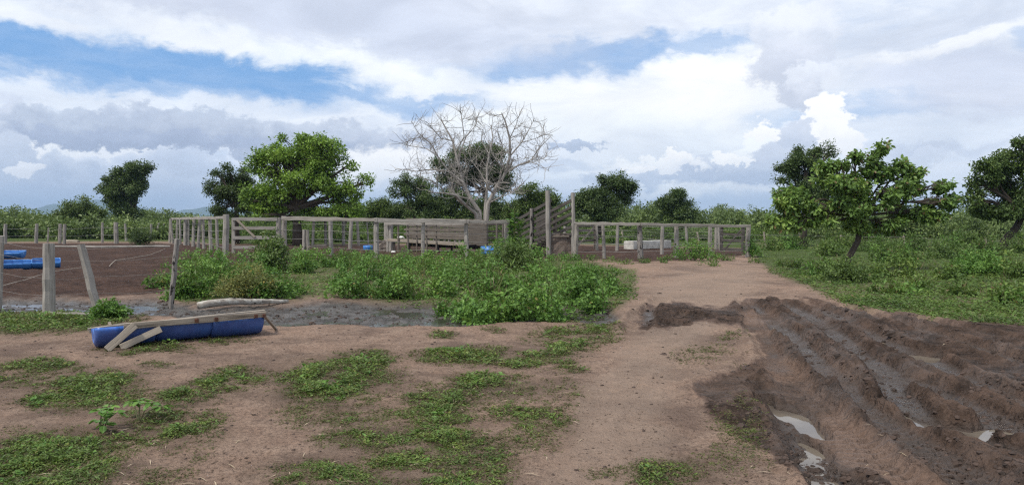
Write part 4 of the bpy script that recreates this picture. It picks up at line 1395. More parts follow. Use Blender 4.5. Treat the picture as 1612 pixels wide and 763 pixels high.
def seedling(label, px, py, sprigs, seed, leaf):
    rn = random.Random(seed)
    c = G(px, py); c.z = gz1(c)
    root = thing('seedling', label, 'seedling', c)
    sb = MB(); P, D, Nn, S = [], [], [], []
    for (sx, sy) in sprigs:
        tip = at(sx, sy, c.y + rn.uniform(-.1, .15))
        sb.tube([c - Vector((0, 0, .03)), c.lerp(tip, .5) + Vector((0, 0, .03)), tip], [.006, .005, .003], 5, .05, cap=False)
        for i in range(9):
            a = rn.uniform(0, 6.28)
            p = tip + Vector((math.cos(a), math.sin(a), 0)) * .02 - c
            P.append(p); D.append((math.cos(a), math.sin(a), rn.uniform(-.5, .3))); Nn.append((rn.gauss(0, .2), rn.gauss(0, .2), 1)); S.append(leaf * rn.uniform(.7, 1.2))
    V, F = leaves_arrays(np.array(P, float), np.array(D, float), np.array(Nn, float), np.array(S), np.full((len(P), 1), .75), .2, 'hex')
    mobj('foliage', np_mesh('foliage', V, F, M['leaf_weed']), root)
    sb.build('stem', M['stem'], root)


seedling('broad leaved seedling sprouting from the low weeds at lower left', 158, 682, [(160, 645), (172, 640), (156, 660), (163, 668), (182, 650)], 1, .075)
seedling('seedling with flat pale leaves above the patch of low weeds', 218, 662, [(208, 632), (222, 630), (240, 634), (254, 639)], 2, .075)


# creeping weeds and grass of the trodden ground
def low_cover(name, mat, count, seed, thr, leaf, hgt, label, region, power=1.0, wid=.45, maskf=None):
    rs = np.random.default_rng(seed)
    x0, x1, y0, y1 = region
    # spread in distance so that near ground is denser per metre
    n = count * 6
    iy = 1 / rs.uniform(1 / y1, 1 / y0, n)
    x = rs.uniform(-.72, .72, n) * iy
    m = maskf(x, iy)
    keep = rs.random(n) < np.clip((m - thr[0]) / (thr[1] - thr[0]), 0, 1) ** power
    x, y = x[keep][:count], iy[keep][:count]
    mm = m[keep][:count]
    # each spot: a small sprig of several blades
    z = gz(x, y)
    per = 5
    idx = np.repeat(np.arange(len(x)), per)
    a = rs.uniform(0, 6.283, len(idx))
    up = rs.uniform(.05, 1.0, len(idx))
    g = np.clip(y / 7.0, .8, 2.6)[idx]
    hh = hgt * np.clip(mm[idx], .2, 1) * np.clip(.75 + 1.3 * fbm(x * 4, y * 4, 301, 3), .25, 1.8)[idx] * rs.random(len(idx)) ** 1.3 * np.minimum(g, 1.5)
    P = np.stack([x[idx] + rs.normal(0, .018, len(idx)) * g, y[idx] + rs.normal(0, .018, len(idx)) * g, z[idx] + hh - .004], 1)
    D = np.stack([np.cos(a), np.sin(a), up - .25], 1)
    Nn = rs.normal(size=(len(idx), 3)) * .45 + np.array([0, 0, 1.0])
    V, F = leaves_arrays(P, D, Nn, leaf * g * rs.uniform(.6, 1.3, len(idx)), np.full((len(idx), 1), wid), .2, 'diamond')
    return tag(mobj(name, np_mesh(name, V, F, mat)), label, 'weeds', None, 'stuff')


def green_part(x, y):
    return grass_mask(x, y)


low_cover('grass', M['leaf_grass'], 32000, 61, (.22, 1.0), .036, .075, 'patches of creeping green weeds on the trodden foreground', (-8, 8, 3.6, 14), 1.0, .42, green_part)
low_cover('trodden_grass', M['leaf_tired'], 42000, 62, (.02, .5), .030, .026, 'thin trodden grass round the green patches', (-8, 8, 3.6, 15), .8, .25, green_part)


low_cover('tall_grass', M['leaf_tired'], 9000, 66, (.08, 1.0), .070, .035, 'thin upright grass blades among the creeping weeds', (-8, 8, 3.6, 14), 1.0, .09, green_part)


low_cover('broad_weeds', M['leaf_weed'], 1500, 67, (.4, 1.1), .055, .08, 'broader leaved weeds standing in the green patches', (-8, 8, 3.6, 14), 1.3, .55, green_part)


def field_mask(x, y):
    mud, wet, grs, soil, px, py = cover(x, y)
    f = fbm(x * .5, y * .5, 201, 4)
    return np.where(px > 985, grs, grs * .6) * np.clip(.75 + .7 * f, 0, 1) * (1 - soil) * (1 - mud)


low_cover('field_grass', M['leaf_field'], 20000, 63, (.12, 1.1), .032, .07, 'low weeds and grass covering the field and pasture', (-40, 40, 12, 80), 1.0, .4, field_mask)


def litter_mask(x, y):
    mud, wet, grs, soil, px, py = cover(x, y)
    return np.clip(.22 + .5 * fbm(x * .8, y * .8, 211, 3), 0, 1) * (1 - mud) * (1 - wet) * (1 - grs) * (1 - soil)


def litter():
    rs = np.random.default_rng(64)
    n = 60000
    y = 1 / rs.uniform(1 / 16, 1 / 3.7, n); x = rs.uniform(-.72, .72, n) * y
    k = rs.random(n) < litter_mask(x, y)
    x, y = x[k][:9000], y[k][:9000]
    z = gz(x, y) + .003
    a = rs.uniform(0, 6.28, len(x))
    P = np.stack([x, y, z], 1); D = np.stack([np.cos(a), np.sin(a), rs.uniform(-.05, .3, len(x))], 1)
    Nn = rs.normal(size=(len(x), 3)) * .3 + np.array([0, 0, 1.0])
    V, F = leaves_arrays(P, D, Nn, rs.uniform(.008, .03, len(x)), np.full((len(x), 1), .3), .3)
    tag(mobj('leaf_litter', np_mesh('leaf_litter', V, F, M['leaf_litter'])), 'scattered dry bits of leaf on the bare earth', 'litter', None, 'stuff')


litter()


def straw():
    rs = np.random.default_rng(68)
    n = 9000
    y = 1 / rs.uniform(1 / 16, 1 / 3.7, n); x = rs.uniform(-.72, .72, n) * y
    mud, wet, grs, soil, px, py = cover(x, y)
    k = rs.random(n) < np.clip(.06 + .3 * fbm(x * .7, y * .7, 231, 3), 0, 1) * (1 - wet) * (1 - grs) * (1 - .7 * mud)
    x, y = x[k][:900], y[k][:900]
    a = rs.uniform(0, 6.28, len(x))
    P = np.stack([x, y, gz(x, y) + .006], 1); D = np.stack([np.cos(a), np.sin(a), rs.uniform(-.03, .12, len(x))], 1)
    Nn = rs.normal(size=(len(x), 3)) * .2 + np.array([0, 0, 1.0])
    V, F = leaves_arrays(P, D, Nn, rs.uniform(.04, .16, len(x)), np.full((len(x), 1), .055), .4)
    mt = simple('dry_straw', (.24, .19, .13), (.40, .33, .24), 6, .9)
    tag(mobj('dry_straw', np_mesh('dry_straw', V, F, mt)), 'loose dry stalks lying on the bare earth', 'straw', None, 'stuff')


straw()


def clods():
    rs = np.random.default_rng(65)
    n = 260000
    y = 1 / rs.uniform(1 / 20, 1 / 3.8, n); x = rs.uniform(-.72, .72, n) * y
    mud, wet, grs, soil, px, py = cover(x, y)
    pr = np.clip(mud * (.35 + .8 * fbm(x * .9, y * .9, 221, 3)), 0, 1) * .26 + .010 * (1 - mud) * (1 - grs) + .16 * wet
    k = rs.random(n) < pr
    x, y, mud = x[k], y[k], mud[k]
    z, dr_, _ = relief(x, y)
    k = rs.random(len(x)) > dr_ * 1.6
    x, y, mud, z = x[k], y[k], mud[k], z[k]
    # low rounded lump: 2 rings + top
    s = (.005 + .021 * rs.random(len(x)) ** 3) * np.where(mud > .4, 1.15, .7) * np.where(rs.random(len(x)) < .03, 1.8, 1) * np.clip(y / 7, .9, 2)
    sides = 7
    ang = np.linspace(0, 2 * math.pi, sides, endpoint=False)
    Vs = []
    for (rr, hh) in ((1.15, -.5), (1.05, .05), (.62, .42)):
        j = rs.uniform(.7, 1.3, (len(x), sides))
        Vs.append(np.stack([x[:, None] + np.cos(ang) * s[:, None] * rr * j, y[:, None] + np.sin(ang) * s[:, None] * rr * j, z[:, None] + s[:, None] * hh * rs.uniform(.7, 1.3, (len(x), sides))], -1))
    top = np.stack([x, y, z + s * .5], -1)[:, None, :]
    V = np.concatenate(Vs + [top], 1)
    nv = V.shape[1]
    F = []
    for r in range(2):
        for q in range(sides):
            F.append((r * sides + q, r * sides + (q + 1) % sides, (r + 1) * sides + (q + 1) % sides, (r + 1) * sides + q))
    for q in range(0, sides - 1, 2):
        F.append((2 * sides + q, 2 * sides + (q + 1) % sides, 2 * sides + (q + 2) % sides, 3 * sides))
    F = np.array(F)[None] + (np.arange(len(x)) * nv)[:, None, None]
    nm = NT('clod_earth')
    nz = nm.noise(nm.pos(), 30, 4, .6)
    geo = nm.node('ShaderNodeNewGeometry')
    c = nm.mix(geo.outputs['Random Per Island'], (.018, .014, .012), (.075, .052, .043))
    mt = nm.done(nm.principled(nm.mix(nm.math('MULTIPLY', nz, .5), c, (.06, .044, .038)), .85, .2).outputs[0])
    tag(mobj('mud_clods', np_mesh('mud_clods', V.reshape(-1, 3), F.reshape(-1, 4), mt)), 'crumbled clods of earth on the churned mud', 'clods', None, 'stuff')


clods()

# ------------------------------------------------------------------ fences and corral
def post_spec(px, by, ty, wpx, top_px=None):
    if top_px is None:
        top_px = px + RND.gauss(0, 1.3)
        wpx = wpx * RND.uniform(.8, 1.25)
        ty = ty + RND.uniform(-.8, .8)
    f = G(px, by); f.z = gz1(f)
    t = at(top_px if top_px is not None else px, ty, f.y)
    return f, t, wpx * f.y / FOC / 2


def fence(name, label, specs, mat='grey_wood', wires=(), wire_r=.004, mats=None, group=None, cat='fence', rails=(), jit=.10):
    """specs: post list (px, foot, top, width[, top px]); rails: (end point, end point, width, height)"""
    P = [post_spec(*s) for s in specs]
    root = thing(name, label, cat, (P[0][0].x, P[0][0].y, 0), group)
    for i, (f, t, r) in enumerate(P):
        MB().post(f, t, r, jit).build('post', M[(mats or {}).get(i, mat)], root)
    for (a, b, w, h) in rails:
        MB().beam(a, b, w, h, jit=.2, seg=14).build('top_rail', M[mat], root)
    for h in wires:
        wb = MB()
        pts = []
        for (f, t, r) in P:
            p = f.lerp(t, h); pts.append(p - Vector((0, r * .9, 0)))
        full = []
        for a, b in zip(pts[:-1], pts[1:]):
            full += [a, a.lerp(b, .5) - Vector((0, 0, RND.uniform(.0, .04)))]
        full.append(pts[-1])
        wb.tube(full, [wire_r] * len(full), 5, 0)
        wb.build('wire', M['wire'], root)
    return root


# wire fence at the left front
fl = fence('wire_fence', 'broken wire fence with one thick, one leaning and one charred post at the left front', [
    (-5, 482, 371, 14, 1), (78, 494, 383, 17, 77), (153, 484, 385, 14, 127), (269, 480, 376, 8, 279)],
    wires=(.28, .52, .76, .93), wire_r=.0022, mats={3: 'burnt_wood'}, jit=.14)
for ch in fl.children:
    if ch.name == 'post.002':
        ch['label'] = 'leaning split grey post'
    if ch.name == 'post.003':
        ch['label'] = 'thin charred post'

# far pasture fences
fence('pasture_fence', 'line of old grey posts along the far edge of the dark yard', [
    (8, 384, 353, 5), (57, 383, 352, 5), (75, 382, 358, 3), (94, 383, 352, 5), (101, 384, 353, 4), (161, 382, 350, 4), (183, 383, 350, 7), (199, 379, 352, 3.5), (237, 378, 352, 3), (247, 377, 351, 3), (258, 376, 351, 3)],
    wires=(.4, .75), wire_r=.010)
fence('pasture_fence', 'line of pale thin posts across the right field', [
    (980, 382, 363, 4), (1100, 381, 364, 3), (1204, 386, 365, 4), (1262, 387, 364, 5), (1324, 385, 367, 3), (1424, 386, 370, 3), (1552, 389, 374, 4), (1608, 392, 372, 4)],
    mat='pale_wood', wires=(.4, .75), wire_r=.009)

# corral: left side running back
side = [(267, 382, 346, 3), (272, 383, 344, 4), (278, 384, 343, 3.5), (284, 385, 345, 3.5), (292, 386, 343, 5), (297, 386, 344, 3.5), (304, 388, 342, 5.5), (312, 390, 342, 5.5), (321, 392, 342, 6), (332, 395, 341, 5.5), (343, 398, 340, 6), (355, 401, 338, 9)]
P0, P1 = post_spec(*side[0]), post_spec(*side[-1])
fence('corral_fence', 'close set grey post row forming the left side of the corral', side, wires=(.2, .4, .6, .8), wire_r=.010,
      rails=[(at(270, 344.5, P0[0].y), at(353, 342.5, P1[0].y + .2), .10, .16)])

# gate at the left front
def gate(name, label, x0, x1, ytop, ybot, d, rails, brace, mat='grey_wood', turn=0.0, stile=5):
    a0 = at(x0, 345, d); a1 = at(x1, 345, d + turn)
    zt = lambda py: at(x0, py, d).z
    root = thing(name, label, 'gate', (a0.x, a0.y, 0))
    k = d / FOC
    for a in (a0, a1):
        MB().beam((a.x, a.y, max(.08, zt(ybot))), (a.x, a.y, zt(ytop)), .07, stile * k, up=(1, 0, 0)).build('stile', M[mat], root)
    off = Vector((0, -.055, 0))
    for (py, h) in rails:
        MB().beam(Vector((a0.x, a0.y, zt(py))) + off, Vector((a1.x, a1.y, zt(py))) + off, .035, h * k, jit=.1).build('rail', M[mat], root)
    (bx0, by0, bx1, by1) = brace
    f0, f1 = (bx0 - x0) / (x1 - x0), (bx1 - x0) / (x1 - x0)
    p = a0.lerp(a1, f0); q = a0.lerp(a1, f1); p.z = zt(by0); q.z = zt(by1)
    MB().beam(p + off * 1.8, q + off * 1.8, .03, .10).build('brace', M['pale_wood' if mat != 'dark_wood' else mat], root)
    return root


gate('wooden_gate', 'closed grey board gate with a diagonal brace behind the tall bush', 367, 437, 343, 398, 36.2, [(345, 5), (359, 5), (374, 5), (389, 5)], (374, 346, 402, 373))
gate('wooden_gate', 'open board gate with a pale diagonal brace right of the brick ramp end', 906, 937, 354, 394, 41.0, [(356, 3), (363, 3.4), (371, 3), (380, 3.4)], (908, 389, 936, 356), mat='brown_wood', turn=3.0)
gate('wooden_gate', 'dark weathered gate with a diagonal brace at the right end of the corral', 1136, 1170, 354, 394, 39.0, [(356, 3), (368, 3.4), (378, 3.4), (391, 3.4)], (1139, 394, 1167, 360), mat='dark_wood', turn=-2.0)

# front of the corral, left length
front = [(440, 402, 342, 6), (447, 401, 340, 8), (521, 402, 342, 7, 520), (592, 406, 344, 7.5), (666, 406, 344, 7), (735, 406, 346, 7), (798, 405, 347, 7)]
df = [post_spec(*s)[0].y for s in front]
fence('corral_fence', 'long grey front fence of the corral between the left gate and the ramp', front, wires=(.2, .42, .64, .82), wire_r=.009,
      rails=[(at(444, 343.5, df[1] - .22), at(595, 346.5, df[3] - .22), .09, .17), (at(590, 346.5, df[3] - .2), at(738, 348.5, df[5] - .2), .09, .16), (at(733, 348.6, df[5] - .22), at(802, 349.5, df[6] - .22), .09, .15)])
frontr = [(906, 406, 350, 6), (951, 406, 351, 6), (1008, 407, 351, 7), (1065, 406, 353, 6.5), (1118, 404, 353, 6.5), (1177, 404, 353, 8)]
dr = [post_spec(*s)[0].y for s in frontr]
fence('corral_fence', 'grey front fence of the corral between the ramp and the right end', frontr, wires=(.2, .42, .64, .82), wire_r=.009, mats={2: 'burnt_wood'},
      rails=[(at(904, 351.5, dr[0] - .2), at(1008, 353, dr[2] - .2), .09, .13), (at(1009, 353.4, dr[2] - .22), at(1181, 356, dr[5] - .22), .09, .13)])
# back and inner lines
back = [(467, 385, 346, 5, 468), (492, 387, 346, 5, 494), (513, 386, 347, 5), (541, 386, 348, 4.5), (551, 391, 347, 6, 553), (565, 387, 348, 4), (580, 386, 350, 3), (608, 392, 348, 8)]
fence('corral_fence', 'inner row of grey posts with wires left of the raised platform', back, wires=(.25, .5, .75, .95), wire_r=.010)
backr = [(888, 386, 355, 4), (940, 393, 354, 5), (971, 394, 352, 5), (1006, 392, 354, 4), (1042, 400, 354, 5), (1082, 392, 356, 4.5), (1127, 393, 356, 5), (1133, 394, 356, 4)]
fence('corral_fence', 'rear row of posts with wires behind the white trough', backr, wires=(.25, .5, .75, .95), wire_r=.010)

# stub posts with a low rail
st = thing('stub_posts', 'pair of short stub posts joined by a low rail by the front fence', 'posts', tuple(G(481, 402)))
for (px, ty) in ((479, 362), (485, 362)):
    f, t, r = post_spec(px, 402, ty, 6)
    MB().post(f, t, r).build('post', M['grey_wood'], st)
MB().beam(at(486, 388.5, 36.4), at(513, 386, 40), .06, .10).build('rail', M['pale_wood'], st)

# ------------------------------------------------------------------ raised cattle platform
def platform():
    A = G(612, 394); B = G(736, 396)
    A.y, B.y = 41.5, 38.8
    A.x = (612 - CX) / FOC * A.y; B.x = (736 - CX) / FOC * B.y
    ax = (B - A).normalized(); nr = Vector((-ax.y, ax.x, 0))
    L = (B - A).length
    root = thing('cattle_platform', 'raised plank platform with boarded back inside the corral', 'platform', (A.x, A.y, 0))
    z0, z1 = at(612, 376, A.y).z, at(736, 384, B.y).z
    wd = 1.5
    def pt(s, n, z):
        p = A + ax * s + nr * n
        return Vector((p.x, p.y, z))
    zf = lambda s: z0 + (z1 - z0) * s / L
    fl = MB()
    for i in range(7):
        n = .08 + i * wd / 7
        fl.beam(pt(0, n, z0 - .04), pt(L, n, z1 - .04), wd / 7 - .012, .05)
    fl.build('floor', M['brown_wood'], root)
    MB().beam(pt(-.05, -.03, z0 - .05), pt(L + .05, -.03, z1 - .05), .05, .15).build('floor_edge', M['pale_wood'], root)
    for s in (.3, 1.3, 2.3, 3.2, L - .1):
        for n in (.1, wd - .1):
            MB().post(pt(s, n, -.05), pt(s, n, zf(s) - .07), .06).build('leg', M['dark_wood'], root)
    # back wall of boards with gaps; lowest added to deepen shade under floor
    for (z, h) in ((-.30, .26), (.12, .19), (.33, .17), (.53, .19), (.74, .15), (.92, .15), (1.08, .10)):
        zz = z
        MB().beam(pt(0, wd, z0 + zz), pt(L, wd, z1 + zz + .12), .04, h, jit=.12, seg=9).build('back_board', M['brown_wood'], root)
    for s in (.05, .45, .75, 1.1, 1.5, 1.9, 2.2, 2.6, 2.9, 3.3, 3.6, L - .05):
        MB().post(pt(s, wd + .08, zf(s) - .1), pt(s, wd + .08, 1.62), .07).build('back_post', M['grey_wood'], root)
    for s in (.75, 1.4, 2.0, 2.65, 3.3, L - .1):
        MB().post(pt(s, -.09, 0.0), pt(s, -.09, 1.52), .045 if s != .75 else .06).build('front_post', M['brown_wood'], root)
    for (z, h) in ((1.50, .12),):
        MB().beam(pt(-.1, -.16, z), pt(L + .1, -.16, z + .02), .05, h, jit=.1).build('front_rail', M['grey_wood'], root)
    for zz in (.95, 1.2):
        MB().beam(pt(1.2, -.16, zz), pt(L, -.16, zz - .05), .04, .09, jit=.1).build('front_rail', M['brown_wood'], root)
    # thick left end posts
    for dx in (0, .22):
        MB().post(pt(-.08 + dx, .05, 0), pt(-.08 + dx, .05, 1.6), .11).build('end_post', M['grey_wood'], root)
    # end panel of planks at the right
    pn = MB()
    q0, q1 = at(738, 345, 39.5), at(766, 345, 39.5)
    for i in range(7):
        z = .45 + i * .165
        pn.beam((q0.x, 39.5, z), (q1.x, 39.5, z + RND.uniform(-.02, .02)), .035, .15, jit=.12)
    pn.build('end_panel', M['brown_wood'], root)
    for px in (766, 782, 792):
        MB().post(at(px, 392, 39.6), at(px, 352, 39.6), .09 if px == 766 else .06).build('end_post', M['brown_wood'], root)
    for py in (353, 364, 374):
        MB().beam(at(766, py, 39.7), at(800, py, 40.3), .04, .12).build('end_rail', M['brown_wood'], root)
    return root


platform()
sb = thing('stone_block', 'rough stone footing under the left end of the platform', 'stone', tuple(at(606, 345, 42.4).xy) + (0,))


def rough_block(parent, p, sx, sy, sz, mat, seed, name):
    rs = np.random.default_rng(seed)
    V, F = [], []
    n = 5
    mb = MB()
    for kz in range(n + 1):
        for ky in range(n + 1):
            for kx in range(n + 1):
                pass
    import itertools
    idx = {}
    def vid(i, j, k):
        key = (i, j, k)
        if key not in idx:
            idx[key] = len(V)
            jx, jy, jz = rs.normal(0, .022, 3)
            V.append((p[0] + (i / n - .5) * sx + jx, p[1] + (j / n - .5) * sy + jy, p[2] + k / n * sz + jz * (k > 0)))
        return idx[key]
    for a, b in itertools.product(range(n), range(n)):
        F += [(vid(a, 0, b), vid(a + 1, 0, b), vid(a + 1, 0, b + 1), vid(a, 0, b + 1)), (vid(a, n, b), vid(a, n, b + 1), vid(a + 1, n, b + 1), vid(a + 1, n, b)),
              (vid(0, a, b), vid(0, a, b + 1), vid(0, a + 1, b + 1), vid(0, a + 1, b)), (vid(n, a, b), vid(n, a + 1, b), vid(n, a + 1, b + 1), vid(n, a, b + 1)),
              (vid(a, b, n), vid(a + 1, b, n), vid(a + 1, b + 1, n), vid(a, b + 1, n)), (vid(a, b, 0), vid(a, b + 1, 0), vid(a + 1, b + 1, 0), vid(a + 1, b, 0))]
    me = bpy.data.meshes.new(name); me.from_pydata(V, [], F); me.update(); me.materials.append(mat)
    return mobj(name, me, parent)


rough_block(sb, (0, 0, -.05), .75, .7, .62, M['stone'], 4, 'block')
bagp = at(630, 373.5, 41.0)


def sack(name, label, p, sx, sy, sz, mat, cat, seed):
    rs = np.random.default_rng(seed)
    V, F = [], []
    n, mrow = 14, 7
    for j in range(mrow):
        a = math.pi * (j / (mrow - 1)) * .5
        for i in range(n):
            t = 2 * math.pi * i / n
            s = 1 + .12 * rs.normal()
            V.append((math.cos(t) * math.cos(a) ** .6 * sx * s, math.sin(t) * math.cos(a) ** .6 * sy * s, math.sin(a) * sz * (1 + .15 * rs.normal())))
    for j in range(mrow - 1):
        for i in range(n):
            F.append((j * n + i, j * n + (i + 1) % n, (j + 1) * n + (i + 1) % n, (j + 1) * n + i))
    me = bpy.data.meshes.new(name); me.from_pydata(V, [], F); me.update(); me.materials.append(mat)
    return tag(mobj(name, me, None, p), label, cat)


sack('sack', 'crumpled white sack lying on the plank platform', (bagp.x, 41.1, bagp.z - .02), .19, .12, .08, M['bag'], 'sack', 3)
p_ = at(619, 393, 40); sack('plastic_bag', 'scrap of white plastic on the soil below the platform', (p_.x, 40.0, 0.02), .12, .1, .07, M['bag'], 'litter', 5)


# ------------------------------------------------------------------ drums: whole, halved, rows
def half_drum_mesh(r, L, name, thick=.012, n=18, ribs=(.33, .66), round_=.06):
    """half of a drum lying on its side: axis along X from 0 to L, open upward; closed ends"""
    prof = [(0.0, r * .45, 0), (0.006, r * .72, 0), (0.0, r * .74, 0), (.0, r - round_, 0), (round_ * .35, r - round_ * .25, 0), (round_, r, 0)]
    xs = [round_]
    for f in ribs:
        c = f * L
        prof += [(c - .03, r, 0), (c - .012, r + .010, 0), (c + .012, r + .010, 0), (c + .03, r, 0)]
    prof += [(L - round_, r, 0), (L - round_ * .35, r - round_ * .25, 0), (L, r - round_, 0), (L, r * .45, 0)]
    V, F = [], []
    for (x, rr, _) in prof:
        for k in range(n + 1):
            a = math.pi + math.pi * k / n
            V.append((x, math.cos(a) * rr, math.sin(a) * rr))
    m = n + 1
    for i in range(len(prof) - 1):
        for k in range(n):
            F.append((i * m + k, (i + 1) * m + k, (i + 1) * m + k + 1, i * m + k + 1))
    # end discs
    for i, rev in ((0, False), (len(prof) - 1, True)):
        c = len(V); V.append((prof[i][0], 0, 0))
        for k in range(n):
            t = (c, i * m + k, i * m + k + 1)
            F.append(t[::-1] if rev else t)
    me = bpy.data.meshes.new(name); me.from_pydata(V, [], F); me.update()
    me.polygons.foreach_set('use_smooth', np.full(len(me.polygons), True, bool))
    return me


def solid(o, t=.012):
    s = o.modifiers.new('wall', 'SOLIDIFY'); s.thickness = t; s.offset = 1
    return o


def trough():
    A = Vector((-5.77, 10.46, 0)); ax = Vector((.82, .573, 0)).normalized(); nr = Vector((-ax.y, ax.x, 0))   # nr points away from the viewer
    L = 2.26; r = .262
    root = thing('feed_trough', 'blue trough of halved drums in a plank frame on the bare earth', 'trough', tuple(A))
    seg = L / 3
    rot = math.atan2(ax.y, ax.x)
    me = half_drum_mesh(r, seg + .02, 'drum_half'); me.materials.append(M['blue'])
    base_z = r - .015
    for i in range(3):
        o = mobj('drum_half', me, root, (ax.x * seg * i, ax.y * seg * i, base_z + .012 * (i == 1)))
        o.rotation_euler = (R(-8), 0, rot)
        solid(o)
    def pt(s, n, z):
        p = A + ax * s + nr * n
        return Vector((p.x, p.y, z))
    top = base_z
    # long rails along both rims
    MB().beam(pt(.34, -r - .035, top + .035), pt(L + .02, -r - .035, top + .065), .04, .085, jit=.05).build('rail', M['pale_wood'], root)
    MB().beam(pt(-.02, r + .035, top - .06), pt(L + .18, r + .035, top + .03), .04, .075, jit=.05).build('rail', M['pale_wood'], root)
    MB().beam(pt(-.03, r + .09, top - .05), pt(.5, r + .09, top - .01), .05, .03, jit=.05).build('rail', M['grey_wood'], root)
    # cross bars whose ends show rusty
    for s in (1.28, 1.55, 2.12, L - .02):
        cb = MB().beam(pt(s, -r - .065, top + .05), pt(s, r + .03, top - .005), .045, .03).build('cross_bar', M['pale_wood'], root)
        MB().beam(pt(s, -r - .0785, top + .05), pt(s, -r - .057, top + .05), .05, .055, jit=.1, seg=2).build('nail_plate', M['rust'], cb)
    # raking legs
    def leg(p, q, w=.10):
        MB().beam(p, q, .035, w, up=(-.4, .1, 1), jit=.05).build('leg', M['pale_wood'], root)
    f1 = G(168, 551); f1.z = gz1(f1) + .015
    leg(pt(.47, -r - .085, top + .05), f1)
    f2 = G(190, 547); f2.z = gz1(f2) + .015
    leg(pt(.80, -r - .075, top - .03), f2, .09)
    f3 = G(434, 517); f3.z = gz1(f3) + .01
    leg(pt(L - .02, -r - .06, top + .06), f3, .055)
    f4 = pt(.35, r + .45, 0); leg(pt(.25, r + .08, top), f4, .09)


trough()


def drum_row(label, A, ax, count, r=.29, seg=.86, dz=0.0, tilt=0.0):
    ax = Vector(ax).normalized()
    root = thing('drum_trough', label, 'trough', tuple(A))
    me = half_drum_mesh(r, seg + .02, 'drum_half'); me.materials.append(M['blue_far'])
    for i in range(count):
        o = mobj('drum_half', me, root, (ax.x * seg * i, ax.y * seg * i, r - .02 + dz + .02 * (i % 2)))
        o.rotation_euler = (tilt * (1 if i % 2 else .8), 0, math.atan2(ax.y, ax.x))
        solid(o)


drum_row('row of halved blue drums lying on the dark yard soil', Vector((-19.2, 25.6, 0)), (.86, .50, 0), 4, tilt=.25)
drum_row('single blue half drum raised behind the row of halved drums', Vector((-21.6, 30.8, .15)), (1, .1, 0), 2, tilt=.15)


def whole_drum(label, p, r, h, mat, axis='z'):
    root = thing('drum', label, 'drum', p)
    prof = [(r * .9, 0), (r, .02), (r, h * .32), (r + .012, h * .33), (r, h * .35), (r, h * .65), (r + .012, h * .66), (r, h * .68), (r, h - .02), (r * .93, h)]
    n = 22
    V, F = [], []
    for (rr, z) in prof:
        for k in range(n):
            a = 2 * math.pi * k / n
            V.append((math.cos(a) * rr, math.sin(a) * rr, z))
    for i in range(len(prof) - 1):
        for k in range(n):
            F.append((i * n + k, i * n + (k + 1) % n, (i + 1) * n + (k + 1) % n, (i + 1) * n + k))
    F.append(tuple(range(n))[::-1])
    me = bpy.data.meshes.new('drum_body'); me.from_pydata(V, [], F); me.update()
    me.polygons.foreach_set('use_smooth', np.full(len(me.polygons), True, bool)); me.materials.append(mat)
    solid(mobj('drum_body', me, root), .01)
    rim = MB().tube([(math.cos(a) * r * .95 + p[0], math.sin(a) * r * .95 + p[1], p[2] + h) for a in np.linspace(0, 2 * math.pi, 24)], [.018] * 24, 6, 0, cap=False)
    rim.build('rim', mat, root)
    return root


pd = at(772, 345, 36.6)
whole_drum('cut down blue water tub half hidden by weeds before the platform', (pd.x, 36.9, 0), .48, .42, M['blue_far'])
pb = at(579, 345, 43)
whole_drum('small blue basin on the soil inside the corral', (pb.x, 43.0, 0), .26, .26, M['blue_far'])

# ------------------------------------------------------------------ loading ramp
def ramp():
    F0 = at(864, 345, 35.3); F0.z = 0
    F1 = at(903, 345, 35.3); F1.z = 0
    v = Vector((-1.46, 3.3, 0))
    root = thing('loading_ramp', 'tall slatted cattle loading ramp with a brick front', 'ramp', tuple(F0))
    zt0, zt1 = 2.62, 1.80
    # tall front posts and rear posts
    MB().post(F0, at(862, 300, 35.3), .12, .08).build('post', M['grey_wood'], root)
    MB().post(F1, at(902, 303, 35.3), .10, .08).build('post', M['grey_wood'], root)
    for F, mat, h in ((F0, 'burnt_wood', 2.28), (F1, 'brown_wood', 2.1)):
        m_ = F + v * .52
        MB().post(m_, m_ + Vector((0, 0, h)), .10, .12).build('post', M[mat], root)
        e_ = F + v
        MB().post(e_, e_ + Vector((0, 0, 1.85)), .08, .12).build('post', M['brown_wood'], root)
    sd = Vector((v.y, -v.x, 0)).normalized()
    for F, s in ((F0, -1), (F1, 1)):
        inw = sd * (.13 * -s)
        for i in range(6):
            z0 = zt0 - i * .31; z1 = zt1 - i * .28
            MB().beam(F + inw + Vector((0, 0, z0)), F + inw + v * 1.02 + Vector((0, 0, z1 - .05)), .045, .15 - .015 * (i % 2), jit=.08, seg=7).build('side_rail', M['dark_wood'], root)
    # floor
    fb = MB()
    for i in range(9):
        f = (i + .5) / 9
        c0 = F0 + v * f + sd * .12; c1 = F1 + v * f - sd * .12
        z = 1.0 - .85 * f
        fb.beam(c0 + Vector((0, 0, z)), c1 + Vector((0, 0, z)), v.length / 9 - .02, .06)
    fb.build('floor', M['brown_wood'], root)
    # brick front with earth behind
    w = (F1 - F0).length
    rough_block(root, ((w / 2), .32, -.1), w - .22, .5, 1.08, M['brick'], 9, 'brick_front')
    rough_block(root, ((w / 2), .30, .99), w - .22, .42, .09, M['stone'], 10, 'earth_fill')


ramp()

# ------------------------------------------------------------------ white trough, log, sticks
wt = at(997, 345, 44.0); wt2 = at(1056, 345, 46.0)
tank = thing('water_trough', 'long whitewashed cement water trough behind the right corral posts', 'trough', (wt.x, wt.y, 0))


